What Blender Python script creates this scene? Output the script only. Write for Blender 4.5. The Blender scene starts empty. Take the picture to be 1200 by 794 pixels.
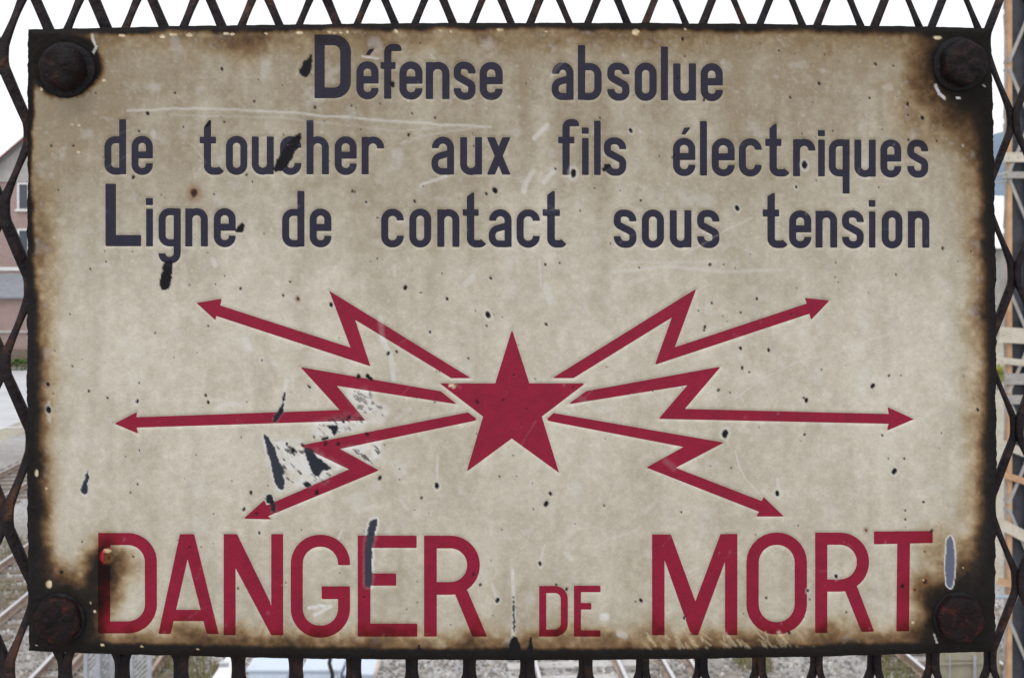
import bpy, bmesh, math, random
import numpy as np
from mathutils import Vector, geometry

# ------------------------------------------------------------------ camera / light
SC = bpy.context.scene
COL = SC.collection
EYE = 7.5                      # eye height above the rails (standing on a footbridge)
F = 1200.0                     # focal length in photo pixels (photo is 1200 wide)
DS = 0.531                     # distance to the sign face
S = DS / F                     # metres per photo pixel on the sign face
HY = 300.0                     # photo row of the horizon

cam = bpy.data.cameras.new('camera')
cam.sensor_width = 36.0
cam.lens = 36.0
cam.shift_y = -(397.0 - HY) / 1200.0
cam.clip_start = 0.02
cam.clip_end = 12000
cam.dof.use_dof = True
cam.dof.focus_distance = DS
cam.dof.aperture_fstop = 30.0
camo = bpy.data.objects.new('camera', cam)
camo.location = (0, 0, EYE)
camo.rotation_euler = (math.radians(90), 0, 0)
COL.objects.link(camo)
SC.camera = camo

SUN_EL, SUN_AZ = math.radians(58), math.radians(205)     # soft sun behind the clouds, behind the camera
world = bpy.data.worlds.new('World')
SC.world = world
world.use_nodes = True
wn, wl = world.node_tree.nodes, world.node_tree.links
wn.clear()
wo = wn.new('ShaderNodeOutputWorld')
bg = wn.new('ShaderNodeBackground')
sky = wn.new('ShaderNodeTexSky')
sky.sky_type = 'NISHITA'
sky.sun_disc = False
sky.sun_elevation = SUN_EL
sky.sun_rotation = SUN_AZ
sky.air_density = 1.0
sky.dust_density = 6.0
sky.altitude = 200
hs = wn.new('ShaderNodeHueSaturation')
hs.inputs['Saturation'].default_value = 0.16
mixw = wn.new('ShaderNodeMix')
mixw.data_type = 'RGBA'
mixw.inputs[0].default_value = 0.72
mixw.inputs[7].default_value = (13.6, 13.9, 14.4, 1)      # even cloud layer over the clear-sky model
wl.new(sky.outputs[0], hs.inputs['Color'])
wl.new(hs.outputs[0], mixw.inputs[6])
wl.new(mixw.outputs[2], bg.inputs['Color'])
bg.inputs['Strength'].default_value = 0.10
wl.new(bg.outputs[0], wo.inputs[0])

sl = bpy.data.lights.new('sun', 'SUN')
sl.energy = 0.8
sl.angle = math.radians(25)
sl.color = (1.0, 0.97, 0.92)
so = bpy.data.objects.new('sun', sl)
sdir = Vector((math.sin(SUN_AZ) * math.cos(SUN_EL), math.cos(SUN_AZ) * math.cos(SUN_EL), math.sin(SUN_EL)))
so.rotation_euler = sdir.to_track_quat('Z', 'Y').to_euler()
so.location = (0, -3, 15)
COL.objects.link(so)

SC.view_settings.view_transform = 'Standard'
SC.view_settings.look = 'None'
SC.view_settings.exposure = 0.0
SC.view_settings.gamma = 1.0
SC.view_settings.use_curve_mapping = False
SC.render.engine = 'CYCLES'
random.seed(7)
RNG = np.random.default_rng(11)


# ------------------------------------------------------------------ helpers
def sp(px, py, off=0.0):
    """point on the sign's plane: photo pixel -> metres, off = millimetres towards the viewer"""
    return ((px - 600.0) * S, DS - off * 0.001, EYE + (HY - py) * S)


def gx(px, d):
    return (px - 600.0) * d / F


def gz(py, d):
    return EYE + (HY - py) * d / F


def link(o, parent=None):
    COL.objects.link(o)
    if parent is not None:
        o.parent = parent
    return o


def mesh_obj(name, verts, faces, mat, parent=None, smooth=False):
    me = bpy.data.meshes.new(name)
    me.from_pydata([tuple(v) for v in verts], [], [tuple(f) for f in faces])
    if smooth:
        me.polygons.foreach_set('use_smooth', [True] * len(me.polygons))
    me.update()
    if mat:
        me.materials.append(mat)
    return link(bpy.data.objects.new(name, me), parent)


def bm_obj(name, bm, mat, parent=None, smooth=False):
    bmesh.ops.recalc_face_normals(bm, faces=bm.faces)
    me = bpy.data.meshes.new(name)
    bm.to_mesh(me)
    bm.free()
    if smooth:
        me.polygons.foreach_set('use_smooth', [True] * len(me.polygons))
    me.materials.append(mat)
    return link(bpy.data.objects.new(name, me), parent)


def empty(name, loc=(0, 0, 0), rz=0.0):
    o = bpy.data.objects.new(name, None)
    o.location = loc
    o.rotation_euler = (0, 0, rz)
    o.empty_display_size = 0.1
    return link(o)


def tag(o, label=None, cat=None, group=None, kind=None):
    if label: o['label'] = label
    if cat: o['category'] = cat
    if group: o['group'] = group
    if kind: o['kind'] = kind
    return o


def add_box(bm, x0, x1, y0, y1, z0, z1, bev=0.0):
    r = bmesh.ops.create_cube(bm, size=1.0)
    vs = r['verts']
    for v in vs:
        v.co = Vector((x0 + (v.co.x + .5) * (x1 - x0), y0 + (v.co.y + .5) * (y1 - y0), z0 + (v.co.z + .5) * (z1 - z0)))
    if bev > 0:
        es = list({e for v in vs for e in v.link_edges})
        bmesh.ops.bevel(bm, geom=es, offset=bev, segments=1, affect='EDGES', profile=0.5)


def add_bar(bm, a, b, w, t, up=Vector((0, 0, 1))):
    """rectangular bar from a to b, width w, thickness t"""
    a, b = Vector(a), Vector(b)
    d = (b - a).normalized()
    if abs(d.dot(up)) > 0.95: up = Vector((0, 1, 0))
    sx = d.cross(up).normalized() * (w / 2)
    sy = sx.cross(d).normalized() * (t / 2)
    vs = [bm.verts.new(p + q) for p in (a, b) for q in (-sx - sy, sx - sy, sx + sy, -sx + sy)]
    for f in ((0, 1, 2, 3), (7, 6, 5, 4), (0, 4, 5, 1), (1, 5, 6, 2), (2, 6, 7, 3), (3, 7, 4, 0)):
        bm.faces.new([vs[i] for i in f])


def add_tube(bm, pts, r, n=8):
    rings = []
    pts = [Vector(p) for p in pts]
    for i, p in enumerate(pts):
        d = (pts[min(i + 1, len(pts) - 1)] - pts[max(i - 1, 0)]).normalized()
        u = d.orthogonal().normalized() if i == 0 else (rings_u - d * rings_u.dot(d)).normalized()
        rings_u = u
        v = d.cross(u)
        rings.append([bm.verts.new(p + (u * math.cos(k * 2 * math.pi / n) + v * math.sin(k * 2 * math.pi / n)) * r) for k in range(n)])
    for a, b in zip(rings, rings[1:]):
        for k in range(n):
            bm.faces.new((a[k], a[(k + 1) % n], b[(k + 1) % n], b[k]))
    bm.faces.new(rings[0][::-1])
    bm.faces.new(rings[-1])


def nd(nt, t, **kw):
    n = nt.nodes.new(t)
    for k, v in kw.items():
        setattr(n, k, v)
    return n


def simple_mat(name, col, rough=0.8, var=0.25, scale=8.0, col2=None, bump=0.0, bscale=40.0, metallic=0.0, detail=6.0, spec=0.35):
    m = bpy.data.materials.new(name)
    m.use_nodes = True
    nt = m.node_tree
    b = nt.nodes['Principled BSDF']
    tc = nd(nt, 'ShaderNodeTexCoord')
    n1 = nd(nt, 'ShaderNodeTexNoise')
    n1.inputs['Scale'].default_value = scale
    n1.inputs['Detail'].default_value = detail
    n1.inputs['Roughness'].default_value = 0.65
    nt.links.new(tc.outputs['Object'], n1.inputs['Vector'])
    cr = nd(nt, 'ShaderNodeValToRGB')
    c2 = col2 if col2 else tuple(c * (1 - var) for c in col)
    c1 = col if col2 else tuple(min(1, c * (1 + var * .6)) for c in col)
    cr.color_ramp.elements[0].position = 0.36
    cr.color_ramp.elements[1].position = 0.64
    cr.color_ramp.elements[0].color = (*c2, 1)
    cr.color_ramp.elements[1].color = (*c1, 1)
    nt.links.new(n1.outputs['Fac'], cr.inputs[0])
    nt.links.new(cr.outputs[0], b.inputs['Base Color'])
    b.inputs['Roughness'].default_value = rough
    b.inputs['Metallic'].default_value = metallic
    b.inputs['Specular IOR Level'].default_value = spec
    if bump > 0:
        n2 = nd(nt, 'ShaderNodeTexNoise')
        n2.inputs['Scale'].default_value = bscale
        n2.inputs['Detail'].default_value = 8
        nt.links.new(tc.outputs['Object'], n2.inputs['Vector'])
        bp = nd(nt, 'ShaderNodeBump')
        bp.inputs['Strength'].default_value = bump
        bp.inputs['Distance'].default_value = 0.3 / bscale
        nt.links.new(n2.outputs['Fac'], bp.inputs['Height'])
        nt.links.new(bp.outputs[0], b.inputs['Normal'])
    return m


# value noise in numpy -------------------------------------------------------
_lat = {}
def vnoise(x, y, seed):
    if seed not in _lat:
        _lat[seed] = np.random.default_rng(seed).random((256, 256))
    L = _lat[seed]
    xi = np.floor(x).astype(int); yi = np.floor(y).astype(int)
    fx = x - xi; fy = y - yi
    fx = fx * fx * (3 - 2 * fx); fy = fy * fy * (3 - 2 * fy)
    a = L[xi & 255, yi & 255]; b = L[(xi + 1) & 255, yi & 255]
    c = L[xi & 255, (yi + 1) & 255]; d = L[(xi + 1) & 255, (yi + 1) & 255]
    return (a * (1 - fx) + b * fx) * (1 - fy) + (c * (1 - fx) + d * fx) * fy


def fbm(x, y, scale, octv=4, seed=1):
    s = np.zeros_like(x); amp = 1.0; tot = 0.0
    for o in range(octv):
        s += amp * vnoise(x / scale * (2 ** o) + 17.3 * o, y / scale * (2 ** o) + 9.1 * o, seed + o)
        tot += amp; amp *= 0.55
    return s / tot


def sstep(a, b, x):
    t = np.clip((x - a) / (b - a), 0, 1)
    return t * t * (3 - 2 * t)


# ------------------------------------------------------------------ sign outline (photo pixels)
def sign_top(x):
    t = (x - 600) / 567.0
    return 26.3 + 7.0 * t * t - 0.9 * t
def sign_bot(x):
    t = (x - 600) / 567.0
    return 774.0 - 10.6 * t * t
def sign_left(y):
    t = (y - 400) / 366.0
    return 30.4 + 2.0 * t * t
def sign_right(y):
    t = (y - 480) / 450.0
    return 1168.6 - 6.6 * np.where(t < 0, t * t, 0.6 * t * t)


# ------------------------------------------------------------------ wear on the enamel
# dark chips drawn as outlines; (points, pale rim width, blue 0..1)
CHIP_POLYS = [
    ([(366, 60), (362, 66), (356, 72), (351, 80), (352, 88), (357, 92), (362, 89), (365, 80), (367, 70)], 0, 0),
    ([(354, 155), (346, 158), (336, 170), (325, 186), (319, 200), (325, 203), (335, 196), (344, 182), (352, 166)], 0, 0),
    ([(275, 272), (279, 264), (284, 261), (287, 266), (284, 272)], 0, 0),
    ([(192, 308), (199, 305), (202, 308), (201, 330), (197, 339), (190, 340), (186, 333), (190, 318)], 0, 0),
    ([(441.8, 606), (434.8, 610), (429.7, 626), (427.7, 650), (427.3, 687), (434.3, 688), (435.8, 675), (435.1, 642), (439.8, 626)], 3.0, .30),
    ([(1113.8, 626), (1109, 632.7), (1107.7, 657), (1108.6, 687), (1115.6, 690), (1118.5, 676), (1119, 651.5), (1117, 631)], 1.7, 1.0),
    ([(104.3, 549), (101, 553.3), (99.3, 560), (95, 566.7), (94.7, 576.7), (99.3, 580.7), (103.3, 576.7), (102.7, 563.3)], 1.2, .2),
    ([(309, 508), (312.7, 530.8), (317.8, 541), (320.3, 561), (325.3, 572.4), (331.6, 574), (333.6, 568.6), (331.6, 553.5), (325.3, 530.8), (315.3, 513)], 1.5, .25),
    ([(335, 457.8), (331, 461.6), (330.4, 475.4), (319, 489), (319, 495.6), (324, 495), (331.6, 484), (333, 467.8)], 1.0, .1),
    ([(383, 499), (391, 497), (397, 499), (396, 506), (391, 511), (389, 504)], 1, .1),
    ([(356, 524), (366, 527), (372, 536), (382, 543), (389, 550), (376, 551), (374, 560), (368, 558), (362, 545), (357, 531)], 1, .15),
    ([(353, 565), (362, 563), (366, 569), (359, 572)], 1, .1),
    ([(312, 577), (318, 578), (322, 588), (324, 601), (316, 600), (318, 590), (312, 588)], 1, .1),
    ([(376, 513), (384, 511), (386, 515), (378, 517)], 0, .1),
    ([(430, 437), (435, 442), (438, 446), (432, 445), (428, 443)], 0, 0),
    ([(358, 449), (361, 450), (365, 454), (362, 455)], 0, 0),
    ([(705, 198), (710, 194), (716, 194), (712, 198), (708, 202)], 0, 0),
    ([(600.5, 700), (603, 700), (604, 740), (601, 744)], 0, .2),
    ([(599, 744), (606, 745), (611, 760), (612, 772), (594, 772)], 0, 0),
    ([(621, 746), (623, 746), (626, 772), (615, 772)], 0, 0),
    ([(489, 756), (492, 755), (496, 765), (487, 768)], 0, 0),
    ([(243, 143), (247, 141), (246, 148), (240, 150)], 0, 0),
]
def chaikin(P, n=2):
    for _ in range(n):
        Q = []
        for i in range(len(P)):
            a, b = P[i], P[(i + 1) % len(P)]
            Q += [(a[0] * .8 + b[0] * .2, a[1] * .8 + b[1] * .2), (a[0] * .2 + b[0] * .8, a[1] * .2 + b[1] * .8)]
        P = Q
    return P


CHIP_POLYS = [(chaikin(p), r, b) for p, r, b in CHIP_POLYS]
# x, y, half-width, half-height, pale ring
DOTS = [(260, 81, 1.8), (205, 109, 1.3), (298, 119, 1.5), (369, 126, 1.5), (215, 149, 1.2), (163, 154, 1.5), (60, 171, 1.3), (86, 171, 1.3),
        (156, 208, 2), (263, 143, 1.3), (289, 205, 1.5), (296, 213, 1), (173, 133, 2), (412, 124, 1.4), (483, 133, 1.3), (510, 138, 1.4), (479, 158, 1.8),
        (413, 224, 1.6), (416, 225, 1.4), (429, 237, 1.5, 1), (486, 236, 1.6), (580, 223, 3), (570, 227, 1.6), (651, 198, 1.4), (703, 138, 1.3),
        (739, 153, 2.2, 1), (751, 235, 1.3), (1026, 75, 1.7), (1047, 77, 1.2), (960, 98, 1.6), (926, 114, 1.6), (1019, 115, 1.4), (1064, 122, 2),
        (1081, 138, 2), (1098, 165, 1.4), (1065, 164, 1.5), (1064, 135, 1.2), (864, 244, 2.6, 1), (825, 117, 2), (933, 219, 1.8, 1), (943, 193, 3.6, 1),
        (106, 315, 1.4), (282, 338, 1.5), (332, 346, 1.5), (82, 368, 1.2), (182, 390, 1.2), (244, 382, 1.2), (64, 411, 1), (85, 429, 1.3), (104, 458, 1.5),
        (126, 466, 1.4), (56, 450, 2), (161, 470, 2, 1), (241, 463, 1.5), (244, 471, 1.8), (340, 330, 1.3), (57, 480, 3, 1), (388, 357, 2.6), (442, 303, 1.2),
        (475, 337, 2.4), (493, 343, 1.2), (524, 350, 1.7), (572, 369, 3.6, 1), (575, 326, 1.5), (639, 310, 1.6), (656, 308, 1.3), (640, 380, 1.6), (504, 389, 1.6, 1),
        (455, 414, 2), (465, 412, 1.6), (559, 471, 2), (549, 420, 1.2), (512, 435, 1), (832, 310, 1.7), (848, 310, 1.2), (887, 350, 1.5), (834, 355, 1.3),
        (868, 366, 1.4), (826, 383, 2), (825, 387, 1.3), (868, 408, 1.8), (901, 410, 1.9), (870, 431, 1.7), (878, 436, 1.2), (842, 457, 1.9), (945, 469, 2.4), (942, 466, 1.2),
        (1023, 452, 2.6), (1042, 440, 1.5), (1056, 440, 1.1), (943, 509, 1.5), (1034, 510, 1.5), (1146, 480, 1.8), (1105, 291, 1.6), (1050, 322, 1.4),
        (161, 567, 1.4), (153, 577, 1.2), (294, 577, 2), (286, 596, 2), (304, 624, 1.8), (250, 602, 1.2, 1), (279, 689, 1.6), (156, 652, 1.3), (72, 670, 1.8),
        (445, 560, 2.4), (494, 583, 1.5), (512, 569, 3.2, 1), (645, 578, 2.2), (640, 590, 2.8), (708, 592, 1.6), (583, 703, 2.6, 1), (555, 673, 1.7), (563, 685, 1.6),
        (633, 660, 2.4, 1), (664, 690, 2), (751, 703, 2), (1048, 552, 2.8, 1), (1041, 537, 1.2), (1060, 537, 1.4), (911, 578, 3.4, 1), (857, 548, 1.2), (1061, 598, 1.4),
        (1061, 608, 1.4), (1082, 588, 1.4), (980, 675, 2, 1), (898, 700, 1.6), (947, 692, 1.8, 1), (1058, 687, 2.2), (992, 717, 1.2), (949, 702, 1.2), (925, 741, 2),
        (672, 203, 4.4, 1), (460, 99, 3), (809, 66.8, 0.1), (800, 46, 1.8), (850, 508, 4, 1), (802, 724, 1.6), (1092, 622, 1.8), (368, 512, 1.5), (409, 489, 2), (420, 441, 2.4),
        (381, 520, 2), (371, 577, 2.4), (430, 509, 2), (396, 520, 2), (402, 494, 1.6), (343, 528, 2.6, 1), (336, 520, 1.6), (300, 602, 1.5), (652, 685, 1.5), (608, 441, .8)]
# pale scratches / smears: points, width, strength
PALE = [([(150, 130), (200, 127.5), (245, 127), (300, 130), (350, 133), (400, 137), (480, 143.5), (575, 149)], 3.6, .42),
        ([(200, 135), (330, 138), (470, 154), (540, 146)], 3, .16), ([(470, 168), (500, 158), (570, 148)], 3, .2),
        ([(446, 372), (448, 395), (458, 415), (461, 445)], 7, .5), ([(626, 162), (633, 155), (641, 147)], 6.5, .55), ([(614, 224), (616, 214), (625, 201)], 7.5, .5),
        ([(638, 214), (642, 208), (649, 200)], 6.5, .5), ([(493, 218), (505, 212), (523, 206)], 4.5, .45), ([(336, 446), (333, 458)], 5, .6),
        ([(287, 396), (293, 408)], 9, .38), ([(306, 420), (307, 423)], 7, .35), ([(320, 424), (323, 427)], 6, .35), ([(250, 305), (252, 310)], 8, .4),
        ([(546, 333), (555, 324)], 8, .35), ([(640, 336), (645, 352)], 10, .35), ([(632, 305), (634, 335)], 3, .3), ([(461, 312), (462, 323)], 5, .3),
        ([(720, 318), (780, 312), (850, 318), (915, 316)], 5, .26), ([(735, 306), (790, 308), (838, 306)], 4, .18), ([(740, 332), (752, 326)], 9, .22),
        ([(862, 529), (866, 545), (873, 560), (889, 578)], 1.8, .5), ([(860, 468), (895, 443), (930, 425)], 2.2, .3), ([(930, 425), (980, 412), (1040, 391)], 2, .2),
        ([(512, 534), (512, 566)], 3.2, .45), ([(601, 668), (602, 700), (602.5, 752)], 5, .6), ([(639, 638), (634, 656)], 2.6, .5), ([(577, 684), (582, 699)], 4, .45),
        ([(401, 621), (397, 631)], 3.5, .5), ([(363, 712), (374, 709), (388, 709), (376, 717), (370, 720)], 5.5, .75), ([(707, 722), (711, 722)], 10, .75), ([(726, 742), (732, 745)], 9, .4),
        ([(911, 560), (911, 575)], 4, .4), ([(1048, 540), (1048, 549)], 2.4, .4), ([(57, 470), (58, 492)], 5, .35), ([(153, 474), (175, 472)], 8, .16),
        ([(256, 476), (268, 472), (282, 474)], 7, .4), ([(108, 41), (109, 47), (112.5, 55), (109, 62)], 4, .8), ([(1097, 101), (1101, 110), (1107, 115)], 5, .8),
        ([(1121, 115), (1124, 115)], 3.4, .9), ([(1152, 100), (1154, 101)], 3.5, .6), ([(1094, 743), (1098, 752)], 3, .6), ([(670, 655), (664, 648)], 7, .32), ([(700, 640), (716, 630), (745, 622)], 3, .25),
        ([(224, 168), (240, 190), (228, 208)], 2, .25), ([(180, 155), (181, 160)], 7, .35), ([(563, 668), (572, 685)], 1.6, .35), ([(535, 600), (545, 615)], 1.6, .25),
        ([(660, 72), (650, 82), (645, 90)], 3, .3), ([(425, 66), (443, 68)], 3, .5), ([(505, 64), (512, 72)], 2.5, .3), ([(640, 240), (690, 262), (720, 255)], 2, .15),
        ([(800, 300), (850, 270), (880, 255)], 2.4, .3), ([(780, 540), (790, 548)], 8, .22), ([(765, 590), (756, 600)], 7, .22), ([(470, 586), (478, 596)], 5, .3), ([(420, 598), (440, 592)], 7, .28),
        ([(672, 462), (700, 480), (720, 478)], 8, .2), ([(465, 490), (480, 478)], 5, .25), ([(1000, 330), (1010, 337)], 4, .2), ([(540, 455), (530, 446), (521, 440)], 2.4, .3)]
# soft white patches broken by noise around the scraped lower left lightning bolts
PATCH = [([(322, 516), (348, 512), (402, 546), (380, 566), (340, 574), (332, 560)], .8), ([(366, 492), (420, 484), (440, 494), (400, 508), (368, 514)], .7),
         ([(398, 455), (430, 452), (455, 480), (452, 500), (436, 498), (425, 485)], .62), ([(398, 524), (446, 519), (450, 541), (440, 547)], .8),
         ([(308, 505), (318, 508), (340, 575), (322, 582), (312, 545)], .45), ([(455, 540), (478, 536), (480, 556), (460, 560)], .35), ([(410, 578), (430, 572), (428, 592), (412, 600)], .3)]
GOLD = [(143, 42, 4, 1.6), (190, 43, 3.5, 1.8), (203, 40.5, 5, 1.8), (222, 41, 5, 2), (265, 39.5, 4, 1.8), (272, 40, 3, 1.5), (312, 39.5, 2.5, 1.6), (351, 38.5, 4, 2),
        (386, 37.5, 3, 1.5), (392, 38.5, 2.6, 1.5), (399, 38.5, 2, 1.5), (407, 37.5, 1.6, 1.6), (464, 37, 2.4, 2.4), (516, 36, 2, 1.4), (528, 36.5, 2, 1.4), (586, 35, 3.6, 1.8),
        (745, 38, 4, 3.4), (803, 34.5, 1.5, 1.5), (640, 37, 1.5, 1), (58, 684, 3.6, 5.0), (43, 554, 2, 4.6), (54, 572, 1.6, 1.6), (111, 716, 2, 2.2), (106, 706, 1.4, 1.8),
        (120, 755, 2.3, 1.6), (166, 757, 1.6, 1.3), (232, 760, 2, 1.4), (125.5, 645, 5, 1.8), (1070, 728.5, 1.8, 2), (1129, 665, 1, 1), (1082, 679, 1.2, 1.2), (48, 105, 2, 2.4),
        (85, 146, 2, 1.4), (93, 147, 1.8, 1.4), (1099, 44, 5, 2), (92, 178, 2, 1.6), (122, 94, 2, 1.6), (529, 451, 3, 2.2), (532, 453, 2, 1.5)]
FRESH = [([(119, 655), (119, 649), (123, 644), (127, 643)], 2.6), ([(120, 657), (123, 660)], 2.2)]
RUST = [(227, 226, 5.5, 15), (1015, 621, 2.2, 6), (1084, 681, 3.5, 9), (349, 350, 2.0, 5), (127, 654, 4.0, 9), (1072, 691, 2, 6), (500, 742, 1, 3)]


def seg_dist(x, y, a, b):
    ax, ay = a; bx, by = b
    dx, dy = bx - ax, by - ay
    L = dx * dx + dy * dy + 1e-9
    t = np.clip(((x - ax) * dx + (y - ay) * dy) / L, 0, 1)
    return np.hypot(x - ax - t * dx, y - ay - t * dy), t


def poly_sd(x, y, P):
    """signed distance, negative inside"""
    d = np.full(x.shape, 1e9); ins = np.zeros(x.shape, bool)
    n = len(P)
    for i in range(n):
        a, b = P[i], P[(i + 1) % n]
        d = np.minimum(d, seg_dist(x, y, a, b)[0])
        if a[1] != b[1]:
            c = ((a[1] > y) != (b[1] > y)) & (x < (b[0] - a[0]) * (y - a[1]) / (b[1] - a[1]) + a[0])
            ins ^= c
    return np.where(ins, -d, d)


def box_idx(x, y, P, m):
    xs = [p[0] for p in P]; ys = [p[1] for p in P]
    return np.nonzero((x > min(xs) - m) & (x < max(xs) + m) & (y > min(ys) - m) & (y < max(ys) + m))[0]


RD = np.random.default_rng(5)
TINY = [(RD.uniform(50, 1150), RD.uniform(50, 750), RD.uniform(.45, 1.15)) for _ in range(230)]
SPECK = [(RD.uniform(50, 1150), RD.uniform(60, 745), RD.uniform(.6, 1.8), RD.uniform(.15, .4)) for _ in range(190)]
SCR = []
for _ in range(70):
    x_, y_ = RD.uniform(60, 1130), RD.uniform(60, 740); a_ = RD.normal(-0.5, .5); l_ = RD.uniform(8, 45)
    SCR.append(([(x_, y_), (x_ + l_ * math.cos(a_), y_ + l_ * math.sin(a_))], RD.uniform(.8, 1.8), RD.uniform(.08, .24)))
SCRAPE = []
for _ in range(60):
    x_, y_ = RD.uniform(752, 965), RD.uniform(738, 760); a_ = RD.normal(0.95, .18); l_ = RD.uniform(4, 17)
    SCRAPE.append(([(x_, y_), (x_ + l_ * math.cos(a_), y_ + l_ * math.sin(a_))], RD.uniform(1.2, 4.5), RD.uniform(.25, .75)))


def wear(x, y, cream=1.0):
    """all wear masks and the painted shade gradient at the given photo-pixel positions on the sign"""
    x = np.asarray(x, float); y = np.asarray(y, float)
    n_big = fbm(x, y, 130, 5, 21); n_mid = fbm(x, y, 26, 4, 33); n_fine = fbm(x, y, 6, 3, 45)
    w1 = (fbm(x, y, 40, 4, 57) - .5) * 2; w2 = (fbm(x, y, 12, 3, 63) - .5) * 2
    dl = x - sign_left(y); dr = sign_right(y) - x; dt = y - sign_top(x); db = sign_bot(y * 0 + x) - y
    burn = np.zeros_like(x)

    def acc(v):
        nonlocal burn
        burn = 1 - (1 - burn) * (1 - np.clip(v, 0, 1))

    def edge(d, core, fade, wob):
        return 1 - sstep(core, core + fade, d + wob)
    ty = (y - 30) / 740.0
    acc(edge(dl, 3 + 3 * sstep(.25, .5, ty), 8 + 12 * sstep(.3, .6, ty) + 14 * sstep(.6, .8, ty), w1 * 4 + w2 * 2))
    acc(edge(dr, 5, 18 + 14 * sstep(.35, .0, ty) + 12 * sstep(.6, .85, ty), w1 * 2.5 + w2 * .8))
    acc(edge(dt, 3.5, 8 + 7 * sstep(.6, .9, x / 1200), w1 * 4 + w2 * 2))
    acc(.35 * edge(dt, 8, 42, w1 * 16 + w2 * 5))
    acc(edge(db, 10.5, 7, w2 * 1.5))
    acc(.62 * edge(db, 14, 40, w1 * 16 + w2 * 7))
    acc(.45 * edge(dl, 10, 40, w1 * 12) * sstep(.12, .4, ty))
    acc(.5 * edge(dr, 10, 46, w1 * 10))
    for cx, cy, core, fade, st in ((78, 78, 34, 12, 1), (52, 52, 20, 26, .9), (1130, 72, 28, 58, .97), (1155, 130, 8, 60, .7), (68, 726, 26, 50, .96), (52, 690, 10, 52, .6), (1126, 726, 26, 54, .97), (1146, 670, 6, 58, .65),
                                   (120, 655, 7, 32, .88), (116, 690, 5, 40, .62), (104, 715, 8, 40, .6), (150, 660, 2, 30, .25), (290, 52, 6, 34, .35), (1085, 130, 4, 60, .3), (1085, 690, 4, 34, .45), (1098, 640, 2, 40, .35)):
        r = np.hypot(x - cx, y - cy)
        acc(st * (1 - sstep(core, core + fade, r + w1 * 9 + w2 * 3)))
    # pitted, ragged edge of the black fringe
    burn = np.clip(burn + (n_fine - .5) * .22 * (4 * burn * (1 - burn)) + (n_mid - .5) * .5 * (4 * burn * (1 - burn)), 0, 1)

    # yellow-brown film, blotchy, plus painted light falloff, darkest towards the top and edges
    grime_shade = .10 + .86 * sstep(440, 60, y) + .18 * sstep(140, 30, np.minimum(dl, dr)) + .16 * sstep(620, 760, y) + (n_big - .5) * .6 + (n_mid - .5) * .38 + (n_fine - .5) * .42 + (fbm(x, y * .16, 22, 4, 131) - .5) * .55
    grime_shade += .20 * np.exp(-((x - 600) / 420) ** 2) * sstep(300, 700, y)
    grime_shade = np.clip(grime_shade, 0, 1)

    pale = cream * (np.clip((n_fine - .68) * 1.2, 0, .2) + np.clip((n_mid - .66) * 1.6, 0, .25))
    chip = np.zeros_like(x); blue = np.zeros_like(x); rust = np.zeros_like(x); gold = np.zeros_like(x); fresh = np.zeros_like(x)
    for P, w, st in PALE + SCR:
        i = box_idx(x, y, P, w + 3)
        if not len(i): continue
        xi, yi = x[i] + w1[i] * 1.5, y[i] + w2[i] * 1.5
        d = np.full(len(i), 1e9)
        n = len(P) - 1
        for k in range(n):
            dd, t = seg_dist(xi, yi, P[k], P[k + 1])
            d = np.minimum(d, dd)
        v = st * (1 - sstep(w * .22, w * .62, d)) * (.35 + 1.1 * n_fine[i])
        pale[i] = np.maximum(pale[i], np.clip(v, 0, 1) * (.35 + .65 * cream))
    for P, st in PATCH:
        i = box_idx(x, y, P, 8)
        if not len(i): continue
        sd = poly_sd(x[i], y[i], P) + w2[i] * 6
        v = st * (1 - sstep(-5, 4, sd)) * sstep(.30, .62, n_fine[i] * .6 + n_mid[i] * .4 + .06)
        pale[i] = np.maximum(pale[i], v * (.12 + .88 * cream))
        # crumbs of bare black iron inside the scraped patch
        c = (1 - sstep(-4, 0, sd)) * sstep(.60, .66, fbm((x[i] + y[i] * .9) * .42, (y[i] - x[i] * .8) * 1.25, 5.5, 3, 88)) * st
        chip[i] = np.maximum(chip[i], c * (st > .5))
    for cx, cy, r, st in SPECK:
        i = box_idx(x, y, [(cx, cy)], r * 2 + 1)
        if len(i):
            d = np.hypot(x[i] - cx, (y[i] - cy) * .8)
            pale[i] = np.maximum(pale[i], st * (.3 + .7 * cream) * (1 - sstep(r * .4, r * 1.3, d)))
    for P, w, st in SCRAPE:
        i = box_idx(x, y, P, w + 2)
        if len(i):
            d, t = seg_dist(x[i] + w2[i] * 2, y[i] + w1[i] * 2, P[0], P[1])
            gold[i] = np.maximum(gold[i], .62 * st * (1 - sstep(w * .25, w * .6, d)) * sstep(11, 15, sign_bot(x[i]) - y[i]))
    for P, rim, bl in CHIP_POLYS:
        i = box_idx(x, y, P, rim + 4)
        if not len(i): continue
        sd = poly_sd(x[i], y[i], P) + w2[i] * 1.0 + ((n_fine[i] - .5) * 2.4 + (fbm(x[i], y[i], 2.6, 2, 141) - .5) * 2.0) * (.3 if bl > .5 else 1)
        c = 1 - sstep(-.5, .7, sd)
        chip[i] = np.maximum(chip[i], c)
        blue[i] = np.maximum(blue[i], bl * c)
        if rim > 0:
            pale[i] = np.maximum(pale[i], .85 * (.12 + .88 * cream) * (1 - sstep(rim * .5, rim * 1.35, sd)) * (.3 + 1.2 * n_fine[i]))
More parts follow.
